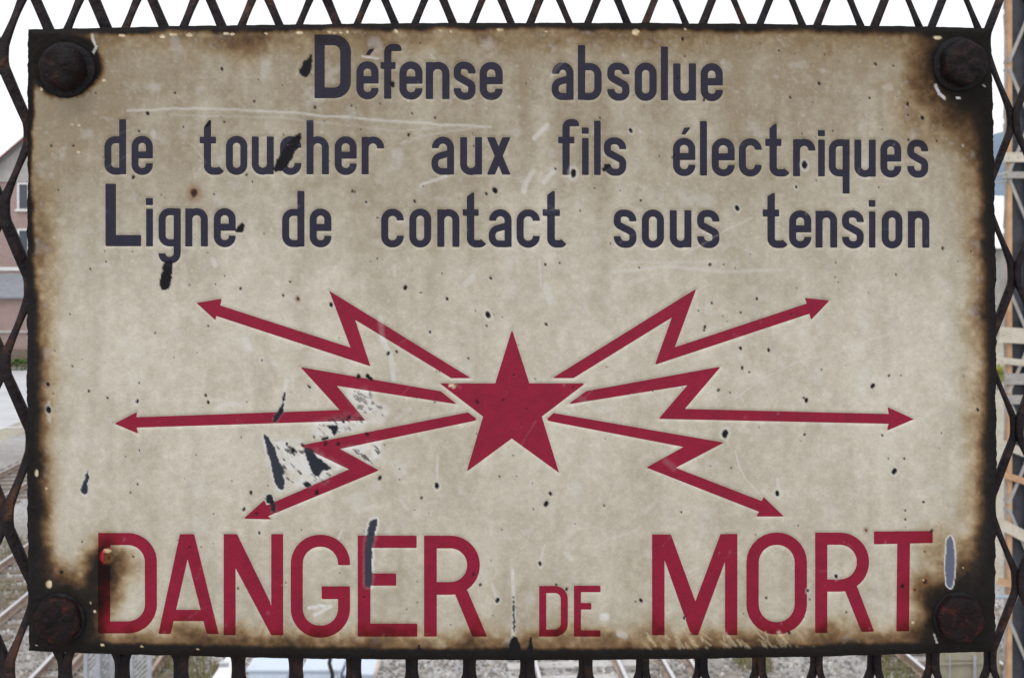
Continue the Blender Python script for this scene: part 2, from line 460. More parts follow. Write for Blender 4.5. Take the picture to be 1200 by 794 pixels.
    for t in DOTS + TINY:
        cx, cy, r = t[:3]
        i = box_idx(x, y, [(cx, cy)], r * 2.4 + 2)
        if not len(i): continue
        h = (cx * 12.9898 + cy * 78.233) % 1.0
        ca, sa = math.cos(h * 1.2 - .6), math.sin(h * 1.2 - .6)
        ux, uy = (x[i] - cx), (y[i] - cy)
        d = np.hypot((ux * ca + uy * sa) * 1.12, (-ux * sa + uy * ca) * (.78 if r > 1.4 else .95)) + w2[i] * .3 * r
        c = 1 - sstep(r - .55, r + .55, d)
        chip[i] = np.maximum(chip[i], c * (1 if len(t) > 2 and r > .5 else .7))
        if len(t) > 3:
            pale[i] = np.maximum(pale[i], .34 * (1 - sstep(r * 1.3, r * 1.9 + .6, d)))
    for cx, cy, a, b in GOLD:
        i = box_idx(x, y, [(cx, cy)], max(a, b) + 3)
        if len(i):
            d = np.hypot((x[i] - cx) / a, (y[i] - cy) / b) + w2[i] * .25 + (n_fine[i] - .5) * .5
            gold[i] = np.maximum(gold[i], 1 - sstep(.7, 1.15, d))
    for P, w in FRESH:
        i = box_idx(x, y, P, w + 3)
        if len(i):
            d = np.full(len(i), 1e9)
            for k in range(len(P) - 1):
                d = np.minimum(d, seg_dist(x[i], y[i], P[k], P[k + 1])[0])
            fresh[i] = np.maximum(fresh[i], 1 - sstep(w * .3, w * .62, d + w2[i] * .5))
    for cx, cy, r, R in RUST:
        i = box_idx(x, y, [(cx, cy)], R + 3)
        if len(i):
            d = np.hypot(x[i] - cx, (y[i] - cy) * .9) + w2[i] * .18 * R
            rust[i] = np.maximum(rust[i], .55 * (1 - sstep(r, R, d)) ** 1.4)
            chip[i] = np.maximum(chip[i], .85 * (1 - sstep(r * .45, r, d)))
            rust[i] = np.maximum(rust[i], 1 - sstep(r * .6, r * 1.15, d))
    keep_pale = pale * (1 - sstep(.35, .8, burn)) + np.where(pale > .42, pale, 0) * sstep(.35, .8, burn)
    pale = keep_pale
    return dict(burn=burn, grime_shade=grime_shade, pale=np.clip(pale, 0, 1), chip=chip, blue=blue, rust=rust, gold=gold, fresh=fresh)


def relief(x, y, W):
    """height of the enamel in mm: slight waviness, chips sunk in, edge rolled back"""
    x = np.asarray(x, float); y = np.asarray(y, float)
    h = (fbm(x, y, 90, 3, 71) - .5) * .5 + (fbm(x, y, 9, 2, 75) - .5) * .05
    h -= .28 * W['chip'] + .06 * W['pale'] + .12 * W['gold']
    h += (fbm(x, y, 5, 3, 79) - .5) * .55 * sstep(.75, 1, W['burn'])
    return h


def set_wear(me, W):
    for k, v in W.items():
        a = me.attributes.new(k, 'FLOAT', 'POINT')
        a.data.foreach_set('value', np.ascontiguousarray(v, dtype=np.float32))


def enamel(name, col, col_b, grime_shade_col, strength=1.0):
    m = bpy.data.materials.new(name)
    m.use_nodes = True
    nt = m.node_tree
    b = nt.nodes['Principled BSDF']
    L = nt.links.new
    tc = nd(nt, 'ShaderNodeTexCoord')

    def attr(k):
        return nd(nt, 'ShaderNodeAttribute', attribute_name=k).outputs['Fac']

    def mix(fac, a, c, blend='MIX'):
        n = nd(nt, 'ShaderNodeMix', data_type='RGBA', blend_type=blend)
        if isinstance(fac, float): n.inputs[0].default_value = fac
        else: L(fac, n.inputs[0])
        for s_, v in ((6, a), (7, c)):
            if isinstance(v, tuple): n.inputs[s_].default_value = (*v, 1)
            else: L(v, n.inputs[s_])
        return n.outputs[2]

    def noise(scale, detail=6, rough=.6):
        n = nd(nt, 'ShaderNodeTexNoise')
        n.inputs['Scale'].default_value = scale
        n.inputs['Detail'].default_value = detail
        n.inputs['Roughness'].default_value = rough
        L(tc.outputs['Object'], n.inputs['Vector'])
        r = nd(nt, 'ShaderNodeMapRange')
        r.inputs[1].default_value = .32; r.inputs[2].default_value = .68
        L(n.outputs['Fac'], r.inputs[0])
        return r.outputs[0]
    c = mix(noise(160), col, col_b)
    g = mix(attr('grime_shade'), (1, 1, 1), grime_shade_col)  # dirt film tint, also carries the painted shade gradient
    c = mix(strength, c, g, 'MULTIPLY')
    speck = mix(noise(700, 3), (.93, .93, .94), (1.05, 1.05, 1.04))
    c = mix(1.0, c, speck, 'MULTIPLY')
    cr = nd(nt, 'ShaderNodeValToRGB')
    e = cr.color_ramp.elements
    e[0].position = 0; e[0].color = (1, 1, 1, 1)
    e[1].position = 1; e[1].color = (.024, .022, .028, 1)
    for p, q in ((.22, (.82, .715, .57)), (.45, (.48, .335, .21)), (.68, (.19, .115, .068)), (.86, (.045, .037, .035))):
        k = e.new(p); k.color = (*q, 1)
    L(attr('burn'), cr.inputs[0])
    c = mix(1.0, c, cr.outputs[0], 'MULTIPLY')
    c = mix(attr('pale'), c, (.66, .655, .66))
    c = mix(attr('rust'), c, (.20, .085, .03))
    c = mix(attr('fresh'), c, (.42, .016, .03))
    chipc = mix(attr('blue'), (.008, .008, .011), (.105, .12, .175))
    c = mix(attr('chip'), c, chipc)
    c = mix(attr('gold'), c, mix(noise(500, 3), (.46, .32, .14), (.74, .67, .54)))
    L(c, b.inputs['Base Color'])
    # gloss: worn satin enamel, rough where burnt or chipped
    ro = nd(nt, 'ShaderNodeMapRange')
    ro.inputs[3].default_value = .46; ro.inputs[4].default_value = .62
    L(attr('burn'), ro.inputs[0])
    L(ro.outputs[0], b.inputs['Roughness'])
    sp_ = nd(nt, 'ShaderNodeMapRange')
    sp_.inputs[3].default_value = .26; sp_.inputs[4].default_value = .12
    mxm = nd(nt, 'ShaderNodeMath', operation='MAXIMUM'); L(attr('burn'), mxm.inputs[0]); L(attr('chip'), mxm.inputs[1]); L(mxm.outputs[0], sp_.inputs[0]); L(sp_.outputs[0], b.inputs['Specular IOR Level'])
    bp = nd(nt, 'ShaderNodeBump')
    bp.inputs['Strength'].default_value = .22
    bp.inputs['Distance'].default_value = .0004
    L(noise(900, 4), bp.inputs['Height'])
    L(bp.outputs[0], b.inputs['Normal'])
    return m


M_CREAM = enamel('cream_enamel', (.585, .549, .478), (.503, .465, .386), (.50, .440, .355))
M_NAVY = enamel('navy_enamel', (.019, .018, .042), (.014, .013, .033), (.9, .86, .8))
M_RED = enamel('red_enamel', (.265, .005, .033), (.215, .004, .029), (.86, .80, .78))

# ------------------------------------------------------------------ glyphs: constant-width strokes, joined into one outline
def arc_path(pts, radii, n=7):
    """polyline with rounded corners"""
    out = [Vector(pts[0])]
    for i in range(1, len(pts) - 1):
        p0, p, p1 = Vector(pts[i - 1]), Vector(pts[i]), Vector(pts[i + 1])
        r = radii[i]
        if r <= 0:
            out.append(p); continue
        a, b = (p0 - p), (p1 - p)
        la, lb = a.length, b.length
        a.normalize(); b.normalize()
        ang = a.angle(b)
        t = min(r / math.tan(ang / 2), la * (.999 if radii[i - 1] <= 0 else .5), lb * (.999 if radii[i + 1] <= 0 else .5))
        q0, q1 = p + a * t, p + b * t
        for k in range(n + 1):
            u = k / n
            # circular-ish arc through a rational quadratic
            w = math.cos((math.pi - ang) / 2)
            den = (1 - u) ** 2 + 2 * w * u * (1 - u) + u * u
            out.append((q0 * (1 - u) ** 2 + p * 2 * w * u * (1 - u) + q1 * u * u) / den)
    out.append(Vector(pts[-1]))
    res = [out[0]]
    for p in out[1:]:
        if (p - res[-1]).length > .05: res.append(p)
    return res


def stroke(path, w, closed=False):
    """quads following the path"""
    n = len(path)
    L, R = [], []
    for i in range(n):
        if closed:
            d0 = path[i] - path[i - 1]; d1 = path[(i + 1) % n] - path[i]
        else:
            d0 = path[i] - path[max(i - 1, 0)]; d1 = path[min(i + 1, n - 1)] - path[i]
            if d0.length < 1e-6: d0 = d1
            if d1.length < 1e-6: d1 = d0
        d0 = d0.normalized(); d1 = d1.normalized()
        n0 = Vector((-d0.y, d0.x)); n1 = Vector((-d1.y, d1.x))
        m = (n0 + n1)
        if m.length < 1e-4: m = n1
        m.normalize()
        k = min(1 / max(m.dot(n1), .35), 2.2) * w / 2
        L.append(path[i] + m * k); R.append(path[i] - m * k)
    q = []
    for i in range(n if closed else n - 1):
        j = (i + 1) % n
        q.append([tuple(L[i]), tuple(L[j]), tuple(R[j]), tuple(R[i])])
    return q


def ring(x0, x1, y0, y1, w, r, rr=None):
    """closed rounded frame given by its outer box"""
    h = w / 2
    rr = r if rr is None else rr
    a = [(x0 + h, (y0 + y1) / 2), (x0 + h, y1 - h), (x1 - h, y1 - h), (x1 - h, y0 + h), (x0 + h, y0 + h), (x0 + h, (y0 + y1) / 2)]
    p = arc_path(a, [0, r, rr, rr, r, 0])
    return stroke(p[:-1], w, True)


def rect(x0, x1, y0, y1):
    return [[(x0, y0), (x1, y0), (x1, y1), (x0, y1)]]


def lower(ch, W, X, w, A):
    """lower-case letter, y upwards from the base line; W width, X x-height, A ascender height"""
    h = w / 2
    r = (W - w) / 2 * .98
    if ch == 'o': return ring(0, W, -.8, X + .8, w, r)
    if ch in 'eé':
        vm = X * .52
        p = [(h, vm - .5), (W - h, vm - .5), (W - h, X - h + .5), (h, X - h + .5), (h, h - .8), (W - h, h - .8), (W - h, X * .29)]
        return stroke(arc_path(p, [0, 0, r, r, r, r * .95, 0]), w)
    if ch == 'c':
        p = [(W - h, X * .70), (W - h, X - h + .5), (h, X - h + .5), (h, h - .8), (W - h, h - .8), (W - h, X * .30)]
        return stroke(arc_path(p, [0, r, r, r, r, 0]), w)
    if ch == 's':
        p = [(W - h, X * .695), (W - h, X - h + .6), (h, X - h + .6), (h, X * .615), (W - h, X * .395), (W - h, h - .8), (h, h - .8), (h, X * .30)]
        return stroke(arc_path(p, [0, r, r, r * .62, r * .62, r, r, 0]), w)
    if ch == 'a':
        p = [(W - h, 0), (W - h, X - h + .5), (h + .6, X - h + .5), (h + .6, X * .70)]
        q = [(W - h, X * .575), (h, X * .46), (h, h - .5), (W - h, h - .5)]
        return stroke(arc_path(p, [0, r, r, 0]), w) + stroke(arc_path(q, [0, r * .9, r * .95, 0]), w * .96)
    if ch in 'nh':
        p = [(W - h, 0), (W - h, X - h + .4), (h, X - h + .4), (h, X * .6)]
        return stroke(arc_path(p, [0, r, r, 0]), w) + rect(0, w, 0, A if ch == 'h' else X)
    if ch == 'u':
        p = [(h, X), (h, h - .6), (W - h, h - .6), (W - h, X * .5)]
        return stroke(arc_path(p, [0, r, r, 0]), w) + rect(W - w, W, 0, X)
    if ch == 'r':
        p = [(h, X * .5), (h, X - h + .4), (W - h, X - h + .4), (W - h, X * .69)]
        return stroke(arc_path(p, [0, r, r, 0]), w) + rect(0, w, 0, X)
    if ch == 'd':
        return ring(0, W, -.5, X, w, r, r * .55) + rect(W - w, W, 0, A)
    if ch == 'b':
        return ring(0, W, -.3, X, w, r * .55, r) + rect(0, w, 0, A)
    if ch == 'q':
        return ring(0, W, 0, X + .3, w, r, r * .55) + rect(W - w, W, -X * .46, X)
    if ch == 'g':
        D = 20.5
        p = [(W - h, X), (W - h, -D + h), (h, -D + h), (h, -8)]
        return ring(0, W, 0, X + .3, w, r, r * .55) + stroke(arc_path(p, [0, r, r * .9, 0]), w)
    if ch == 'x':
        k = w * 1.16
        return [[(0, 0), (k, 0), (W, X), (W - k, X)], [(0, X), (k, X), (W, 0), (W - k, 0)]]
    raise KeyError(ch)


# (character, x0, x1, extra) for each line, measured on the photograph
GL = []        # (polys in photo pixels, material)

def put(polys, x0, yb, mat):
    GL.append(([[(x0 + p[0], yb - p[1]) for p in q] for q in polys], mat))


def lin(x, xa, ya, xb, yb):
    return ya + (yb - ya) * (x - xa) / (xb - xa)


def text_line(items, base, top, w, asc):
    for it in items:
        ch, x0, x1 = it[:3]
        xm = (x0 + x1) / 2
        yb, yt = base(xm), top(xm)
        X = yb - yt; A = yb - asc(xm)
        if ch == 'l':
            put(rect(0, x1 - x0, 0, A), x0, yb, M_NAVY)
        elif ch == 'i':
            d0, d1 = it[3]
            put(rect(0, x1 - x0, 0, X - .5) + rect(-.3, x1 - x0, yb - d1, yb - d0), x0, yb, M_NAVY)
        elif ch == 't':
            c0, c1, k0, k1, fx, tl, tr = it[3]
            ww = x1 - x0
            r = (fx - x0) * .42
            p = arc_path([(ww / 2, yb - tl), (ww / 2, ww / 2 - .6), (fx - x0 - 5.2, ww / 2 - .6), (fx - x0 - 2.6, 6.6)], [0, r, 4.5, 0])
            pol = stroke(p, ww) + [[(0, yb - tl - 4), (ww, yb - tl - 4), (ww, yb - tr), (ww * .72, yb - tr), (0, yb - tl)]] + rect(c0 - x0, c1 - x0, yb - k1, yb - k0)
            put(pol, x0, yb, M_NAVY)
        elif ch == 'f':
            c0, c1, k0, k1, hx, ty = it[3]
            ww = x1 - x0; T = yb - ty
            p = arc_path([(ww / 2, 0), (ww / 2, T - ww / 2), (hx - x0 - 3.8, T - ww / 2), (hx - x0 - 3.6, T - ww * 1.02)], [0, (hx - x0) * .48, 2.6, 0])
            put(stroke(p, ww) + rect(c0 - x0, c1 - x0, yb - k1, yb - k0), x0, yb, M_NAVY)
        else:
            pol = lower(ch, x1 - x0, X, w, A)
            if ch == 'é':
                pol = pol + [[(p[0] - x0, yb - p[1]) for p in it[3]]]
            put(pol, x0, yb, M_NAVY)


# first line
b1 = lambda x: lin(x, 370, 115.4, 850, 118.0)
t1 = lambda x: lin(x, 430, 72.2, 840, 74.6)
GL.append((rect(368.4, 380.4, 40.4, 115.2) + stroke(arc_path([(374, 46.8), (404.8, 46.8), (404.8, 108.8), (374, 108.8)], [0, 14, 13, 0]), 12.6), M_NAVY))
text_line([('é', 417.4, 443.6, [(427.8, 64.7), (432.7, 57.5), (439.2, 56.6), (433.2, 64.7)]), ('f', 449.9, 458.5, (445.7, 463.5, 72.7, 80.9, 470, 51.2)),
           ('e', 467.8, 495.1), ('n', 498.8, 526.8), ('s', 531.5, 557.3), ('e', 561.9, 589.2),
           ('a', 646.3, 672.3), ('b', 677.2, 705.2), ('s', 711.7, 737.9), ('o', 743.8, 769.8), ('l', 774.5, 783), ('u', 789, 815.9), ('e', 821.1, 847.3)],
          b1, t1, 8.7, lambda x: lin(x, 690, 52.8, 780, 54.5))
# second line
b2 = lambda x: lin(x, 122, 204.3, 1088, 207.6) - 1.2 * math.sin(math.pi * (x - 122) / 966)
t2 = lambda x: lin(x, 122, 159.6, 1088, 164.2) - 1.0 * math.sin(math.pi * (x - 122) / 966)
text_line([('d', 122, 147.6), ('e', 153.8, 178.9), ('t', 238.5, 247.1, (233.7, 252.9, 160.2, 168.1, 261.7, 149, 140.6)), ('o', 264.4, 289.7), ('u', 294.8, 320.7), ('c', 327.9, 353),
           ('h', 359, 385.3), ('e', 392, 417.9), ('r', 423.6, 450), ('a', 505.3, 532.1), ('u', 539.1, 564.9), ('x', 570.4, 598.4),
           ('f', 659.1, 667.7, (654.1, 673.2, 160.2, 168.1, 678, 139.4)), ('i', 682.1, 690, (149.4, 156.8)), ('l', 696.2, 704.1), ('s', 707.7, 734),
           ('é', 788.7, 815, [(798.3, 157.8), (801.9, 149.7), (810.3, 148.9), (803.1, 157.8)]), ('l', 820.3, 828.7), ('e', 834.2, 861.2), ('c', 866, 893),
           ('t', 901.9, 910.6, (896.9, 916, 162.6, 171.2, 925.1, 150, 144.9)), ('r', 929.6, 955.9), ('i', 959, 967, (152.5, 159.7)), ('q', 971.5, 996),
           ('u', 1001.4, 1026.7), ('e', 1032, 1056.7), ('s', 1063.6, 1088.3)], b2, t2, 8.3, lambda x: lin(x, 140, 139.8, 824, 141.8))
# third line
b3 = lambda x: lin(x, 122, 288.6, 1088, 290.4)
t3 = lambda x: lin(x, 122, 243.8, 1088, 247.4)
GL.append((rect(123.2, 135.6, 215.2, 288.5) + rect(123.2, 165, 275.3, 288.5), M_NAVY))
text_line([('i', 170.8, 178.9, (232, 240.4)), ('g', 185.4, 211.5), ('n', 216.7, 243.3), ('e', 250, 275.9), ('d', 330.3, 356.6), ('e', 362.6, 388.2),
           ('c', 446.5, 473.2), ('o', 479.5, 505.3), ('n', 512.3, 538.4), ('t', 547, 555.8, (542.2, 560.9, 245.2, 253, 569.2, 230.3, 225.5)), ('a', 572.4, 599.6),
           ('c', 605.3, 632.8), ('t', 641.2, 650.3, (635.9, 656.2, 245.2, 253.2, 663.4, 228.4, 223.6)), ('s', 719.2, 746), ('o', 752.2, 778.3), ('u', 784.9, 810.5),
           ('s', 817, 843.3), ('t', 899.5, 908.4, (894, 913.4, 245.4, 253.8, 923, 230, 226)), ('e', 924.9, 951.1), ('n', 955.9, 981.5), ('s', 987, 1012.6),
           ('i', 1018.6, 1026.3, (234.4, 242.3)), ('o', 1033.5, 1058.1), ('n', 1064.3, 1089.5)], b3, t3, 8.4, lambda x: 223.6)


# big red capitals
def cap_D(x0, x1, y0, y1, w, r):
    h = w / 2
    return rect(x0, x0 + w, y0, y1) + stroke(arc_path([(x0 + h, y0 + h), (x1 - h, y0 + h), (x1 - h, y1 - h), (x0 + h, y1 - h)], [0, r, r, 0], 10), w)


def cap_R(x0, x1, y0, y1, w, bb0, bb1, leg):
    h = w / 2
    return rect(x0, x0 + w, y0, y1) + stroke(arc_path([(x0 + h, y0 + h), (x1 - h, y0 + h), (x1 - h, bb1 - h), (x0 + h, bb1 - h)], [0, 27, 27, 0], 10), w) + [leg]


red = lambda polys: GL.append((polys, M_RED))
red(cap_D(114.5, 183.6, 624.3, 742, 14.2, 27))
red([[(210.4, 625.6), (219.3, 625.6), (219.5, 655.3), (199.7, 742.6), (185.2, 742.6)], [(219.3, 625.6), (227.3, 625.6), (256.1, 742.6), (242, 742.6), (219.5, 655.3)], [(203, 714.2), (237, 714.2), (240, 727.5), (201, 727.5)]])
red(rect(261.8, 275.9, 625.5, 744) + rect(317.6, 331.7, 625.5, 744) + [[(268, 625.5), (277.7, 625.5), (316.2, 704.7), (326, 744), (317.6, 744), (276.3, 666.4)]])
hg = 7.0
red(stroke(arc_path([(403, 662), (403, 633.4), (347.6, 633.4), (347.6, 739.8), (403, 739.8), (403, 686.7)], [0, 27, 27, 27, 27, 0], 12), 14.2) + rect(376.7, 406, 686.7, 701.8))
red(rect(419, 434, 627.3, 745.8) + rect(419, 488.2, 627.3, 641.8) + rect(419, 464.2, 671.6, 686.1) + rect(419, 489, 730.5, 745.8))
red(cap_R(496.8, 562.3, 627.3, 745.8, 15, 681.7, 696.8, [(531, 690), (545, 688), (548.2, 692.8), (570.8, 745.8), (553.6, 745.8), (533.5, 696.8)]))
red(cap_D(631.8, 665.5, 686.3, 745.7, 8.4, 11))
red(rect(672.6, 680.9, 686, 745.7) + rect(672.6, 703.8, 686, 693.6) + rect(672.6, 693.1, 706.2, 713.9) + rect(672.6, 703.8, 738.2, 745.7))
red(rect(764.2, 778.9, 626, 744) + rect(849.7, 864.3, 625.3, 744) + [[(772, 626), (786.4, 626), (815.1, 704.4), (814, 744), (810, 744), (779.8, 658.5), (772, 640)],
     [(844.4, 625.5), (857, 625.4), (856, 640), (848.4, 661.4), (818.2, 744), (814, 744), (815.1, 704.4)]])
red(ring(874.8, 946, 623.6, 743.2, 14.5, 28))
red(cap_R(955.5, 1018.8, 623.8, 741.5, 14.4, 678.4, 693.1, [(988, 686), (1001, 684), (1005.2, 688), (1025, 740), (1009.9, 740.3), (991, 693.1)]))
red([[(1024.4, 622.5), (1093.4, 621.8), (1093.4, 636), (1024.4, 637.6)], [(1051.8, 630), (1066.9, 630), (1065.6, 739.4), (1050.7, 739.4)]])
NLET = len(GL)
# star and six lightning arrows
SHAPES = [
    ('star', [(600, 385.9), (620.4, 449), (686.1, 449), (635, 488), (655.3, 554), (599.7, 513.7), (546.7, 552.7), (566, 488), (515.2, 449), (580.3, 449)]),
    ('lightning_arrow', [(229.9, 354.9), (259.7, 349.8), (258, 357.8), (410.5, 407.1), (385.5, 340.5), (551.9, 443), (528.5, 443), (416.1, 374.8), (434, 429.2), (253.2, 370.2), (252.3, 375.3)]),
    ('lightning_arrow', [(133.6, 496.3), (160.8, 482.2), (159.4, 488.7), (397.7, 480.2), (351.8, 430), (516.5, 458.3), (535.6, 473.6), (394.6, 452), (428.1, 492.5), (159.7, 500.9), (161.7, 508)]),
    ('lightning_arrow', [(285, 607.6), (309.5, 585.7), (312.2, 592), (408.9, 549.7), (350.5, 522), (548.2, 483), (558.5, 490.5), (557, 492.8), (398.4, 525.8), (444.2, 551), (314, 604.6), (317.8, 608.4)]),
    ('lightning_arrow', [(972.7, 351.9), (943.4, 349), (945.6, 355.6), (791.1, 406.7), (816.3, 338), (647.1, 443), (672.1, 443), (787.5, 372), (767.4, 427.5), (948.9, 367.6), (950.7, 374.9)]),
    ('lightning_arrow', [(1071.6, 491), (1040.6, 476.8), (1041.7, 484.9), (802.8, 479), (845.2, 429.3), (687.2, 458), (665.4, 473.7), (805.7, 451.3), (771.8, 490.7), (1041.7, 496.5), (1039.5, 504.6)]),
    ('lightning_arrow', [(919, 605), (895.2, 582), (892.7, 586.8), (792.2, 548), (848.8, 518.5), (648.7, 483.7), (641, 491), (643, 493.2), (801, 523.6), (757.5, 547.7), (889.7, 599.5), (886.1, 605)]),
]
for nm, P in SHAPES:
    GL.append(([P], M_RED))


def pip(x, y, P):
    ins = np.zeros(x.shape, bool)
    n = len(P)
    for i in range(n):
        a, b = P[i], P[(i + 1) % n]
        if a[1] != b[1]:
            ins ^= ((a[1] > y) != (b[1] > y)) & (x < (b[0] - a[0]) * (y - a[1]) / (b[1] - a[1]) + a[0])
    return ins


def tessellate(polys, step):
    """union of overlapping outlines as a fine triangle sheet"""
    verts, faces = [], []
    for P in polys:
        ar = sum(P[i][0] * P[(i + 1) % len(P)][1] - P[(i + 1) % len(P)][0] * P[i][1] for i in range(len(P)))
        if ar < 0: P = P[::-1]
        f = []
        n = len(P)
        for i in range(n):
            a, b = Vector(P[i]), Vector(P[(i + 1) % n])
            k = max(1, int((b - a).length / step))
            for j in range(k):
                f.append(len(verts)); verts.append(a.lerp(b, j / k))
        faces.append(f)
    xs = [v.x for v in verts]; ys = [v.y for v in verts]
    gxs = np.arange(min(xs) + step * .5, max(xs), step); gys = np.arange(min(ys) + step * .5, max(ys), step)
    XX, YY = np.meshgrid(gxs, gys); XX = XX.ravel(); YY = YY.ravel()
    ins = np.zeros(XX.shape, bool)
    for P in polys: ins |= pip(XX, YY, P)
    verts += [Vector((a, b)) for a, b in zip(XX[ins], YY[ins])]
    vo, eo, fo, ov, oe, of = geometry.delaunay_2d_cdt(verts, [], faces, 0, 1e-4, True)
    cx = np.array([(vo[f[0]].x + vo[f[1]].x + vo[f[2]].x) / 3 for f in fo]); cy = np.array([(vo[f[0]].y + vo[f[1]].y + vo[f[2]].y) / 3 for f in fo])
    ok = np.zeros(len(fo), bool)
    for P in polys: ok |= pip(cx, cy, P)
    tri = [f for f, o in zip(fo, ok) if o]
    return vo, tri


# ------------------------------------------------------------------ the sign plate
GSTEP = 1.35
NX, NY = int(1136 / GSTEP), int(745 / GSTEP)
u = np.linspace(0, 1, NX); v = np.linspace(0, 1, NY)
U, V = np.meshgrid(u, v)
X0 = 32 + U * 1134; Y0 = 30 + V * 740
for _ in range(2):
    XX = sign_left(Y0) * (1 - U) + sign_right(Y0) * U
    YY = sign_top(XX) * (1 - V) + sign_bot(XX) * V
    X0, Y0 = XX, YY
# ragged rust-eaten edge: strongest on the two upright sides
rag = fbm(Y0, X0 * 0 + 3.0, 13, 3, 91) - .5
rag2 = fbm(Y0, X0 * 0 + 50.0, 12, 3, 97) - .5
XX = X0 + rag * 5.0 * np.clip(1 - U * NX / 14, 0, 1) - rag2 * 5.0 * np.clip(1 - (1 - U) * NX / 14, 0, 1)
rt = fbm(X0, Y0 * 0 + 9.0, 20, 3, 101) - .5
YY = Y0 + rt * 1.8 * np.clip(1 - V * NY / 8, 0, 1) + rt * 2.0 * np.clip(1 - (1 - V) * NY / 8, 0, 1)
px = XX.ravel(); py = YY.ravel()
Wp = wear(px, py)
hp = relief(px, py, Wp)
de = np.minimum(np.minimum(px - sign_left(py), sign_right(py) - px), np.minimum(py - sign_top(px), sign_bot(px) - py))
edge_h = -1.3 * (1 - sstep(-1, 8, de)) ** 1.5
hp = hp + edge_h

LET_DEPTH = -.46
tess = []
gridx0, gridy0 = 30.0, 25.0
for polys, mat in GL:
    vo, tri = tessellate(polys, 2.1)
    ec = {}
    for f in tri:
        for i in range(3):
            k = tuple(sorted((f[i], f[(i + 1) % 3]))); ec[k] = ec.get(k, 0) + 1
    bnd = [k for k, c in ec.items() if c == 1]
    tess.append((vo, tri, bnd, mat))
    xs = [p.x for p in vo]; ys = [p.y for p in vo]
    i = np.nonzero((px > min(xs) - 6) & (px < max(xs) + 6) & (py > min(ys) - 6) & (py < max(ys) + 6))[0]
    gx_, gy_ = px[i], py[i]
    A = np.array([[vo[a].x, vo[a].y, vo[b].x, vo[b].y] for a, b in bnd])
    d = np.full(len(i), 1e9)
    for a in A:
        d = np.minimum(d, seg_dist(gx_, gy_, (a[0], a[1]), (a[2], a[3]))[0])
    ins = np.zeros(len(i), bool)
    for P in polys: ins |= pip(gx_, gy_, P)
    sd = np.where(ins, -d, d)
    # the cream coat slopes down to the lettering, which was fired first and lies a hair deeper
    slope = LET_DEPTH * np.clip(1 - sd / 2.6, 0, 2.6)
    hp[i] = hp[i] + slope

sign = empty('warning_sign', sp(600, 770, -4))
tag(sign, 'cream enamel warning sign with navy French text and red star with lightning arrows', 'sign')
SO = Vector(sign.location)


def to_local(x, y, h):
    x = np.asarray(x); y = np.asarray(y); h = np.asarray(h)
    return np.stack([(x - 600) * S - SO.x, DS - h * .001 - SO.y, EYE + (HY - y) * S - SO.z], 1)


nv = NX * NY
co = to_local(px, py, hp)
# skirt: the rim turned back
ringi = list(range(NX)) + [j * NX + NX - 1 for j in range(1, NY)] + [(NY - 1) * NX + i for i in range(NX - 2, -1, -1)] + [j * NX for j in range(NY - 2, 0, -1)]
rco = co[ringi].copy(); rco[:, 1] += .0022
co_all = np.concatenate([co, rco])
idx = np.arange(nv).reshape(NY, NX)
quads = np.stack([idx[:-1, :-1], idx[1:, :-1], idx[1:, 1:], idx[:-1, 1:]], -1).reshape(-1, 4)
rn = len(ringi)
sk = np.array([[ringi[k], ringi[(k + 1) % rn], nv + (k + 1) % rn, nv + k] for k in range(rn)])
allq = np.concatenate([quads, sk])
me = bpy.data.meshes.new('enamel_plate')
me.vertices.add(len(co_all)); me.vertices.foreach_set('co', co_all.astype(np.float32).ravel())
me.loops.add(len(allq) * 4); me.loops.foreach_set('vertex_index', allq.astype(np.int32).ravel())
me.polygons.add(len(allq))
me.polygons.foreach_set('loop_start', np.arange(0, len(allq) * 4, 4, dtype=np.int32))
me.polygons.foreach_set('loop_total', np.full(len(allq), 4, dtype=np.int32))
me.polygons.foreach_set('use_smooth', np.ones(len(allq), bool))
me.update(calc_edges=True)
me.validate()
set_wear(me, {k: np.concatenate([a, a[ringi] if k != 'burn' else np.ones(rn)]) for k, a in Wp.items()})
me.materials.append(M_CREAM)
plate = link(bpy.data.objects.new('enamel_plate', me), sign)

M_BACK = simple_mat('black_iron', (.03, .028, .027), .8, .4, 60)
bm = bmesh.new()
add_box(bm, (40 - 600) * S - SO.x, (1158 - 600) * S - SO.x, DS - SO.y + .0025, DS - SO.y + .0036, EYE + (HY - 760) * S - SO.z, EYE + (HY - 38) * S - SO.z, .0004)
bm_obj('backing_sheet', bm, M_BACK, sign)

names = ['letter'] * NLET + [n for n, _ in SHAPES]
for (vo, tri, bnd, mat), nm in zip(tess, names):
    ax = np.array([p.x for p in vo]); ay = np.array([p.y for p in vo])
    # triangles come counter-clockwise in pixel space (y down), flip so they face the viewer
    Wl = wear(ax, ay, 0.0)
    hl = relief(ax, ay, Wl) + LET_DEPTH
    c = to_local(ax, ay, hl)
    n = len(vo)
    used = sorted({a for e in bnd for a in e})
    rm = {a: n + k for k, a in enumerate(used)}
    back = c[used].copy(); back[:, 1] += .0006
    call = np.concatenate([c, back])
    fl = []
    for f in tri:
        p, q, r = (vo[k] for k in f)
        cr = (q.x - p.x) * (r.y - p.y) - (q.y - p.y) * (r.x - p.x)
        fl.append(tuple(f) if cr < 0 else tuple(f[::-1]))
    fl += [(a, b, rm[b], rm[a]) for a, b in bnd]
    me = bpy.data.meshes.new(nm)
    me.from_pydata([tuple(p) for p in call], [], fl)
    me.update()
    sel = np.concatenate([np.arange(n), np.array(used, int)])
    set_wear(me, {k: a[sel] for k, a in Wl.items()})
    me.materials.append(mat)
    link(bpy.data.objects.new(nm, me), sign)

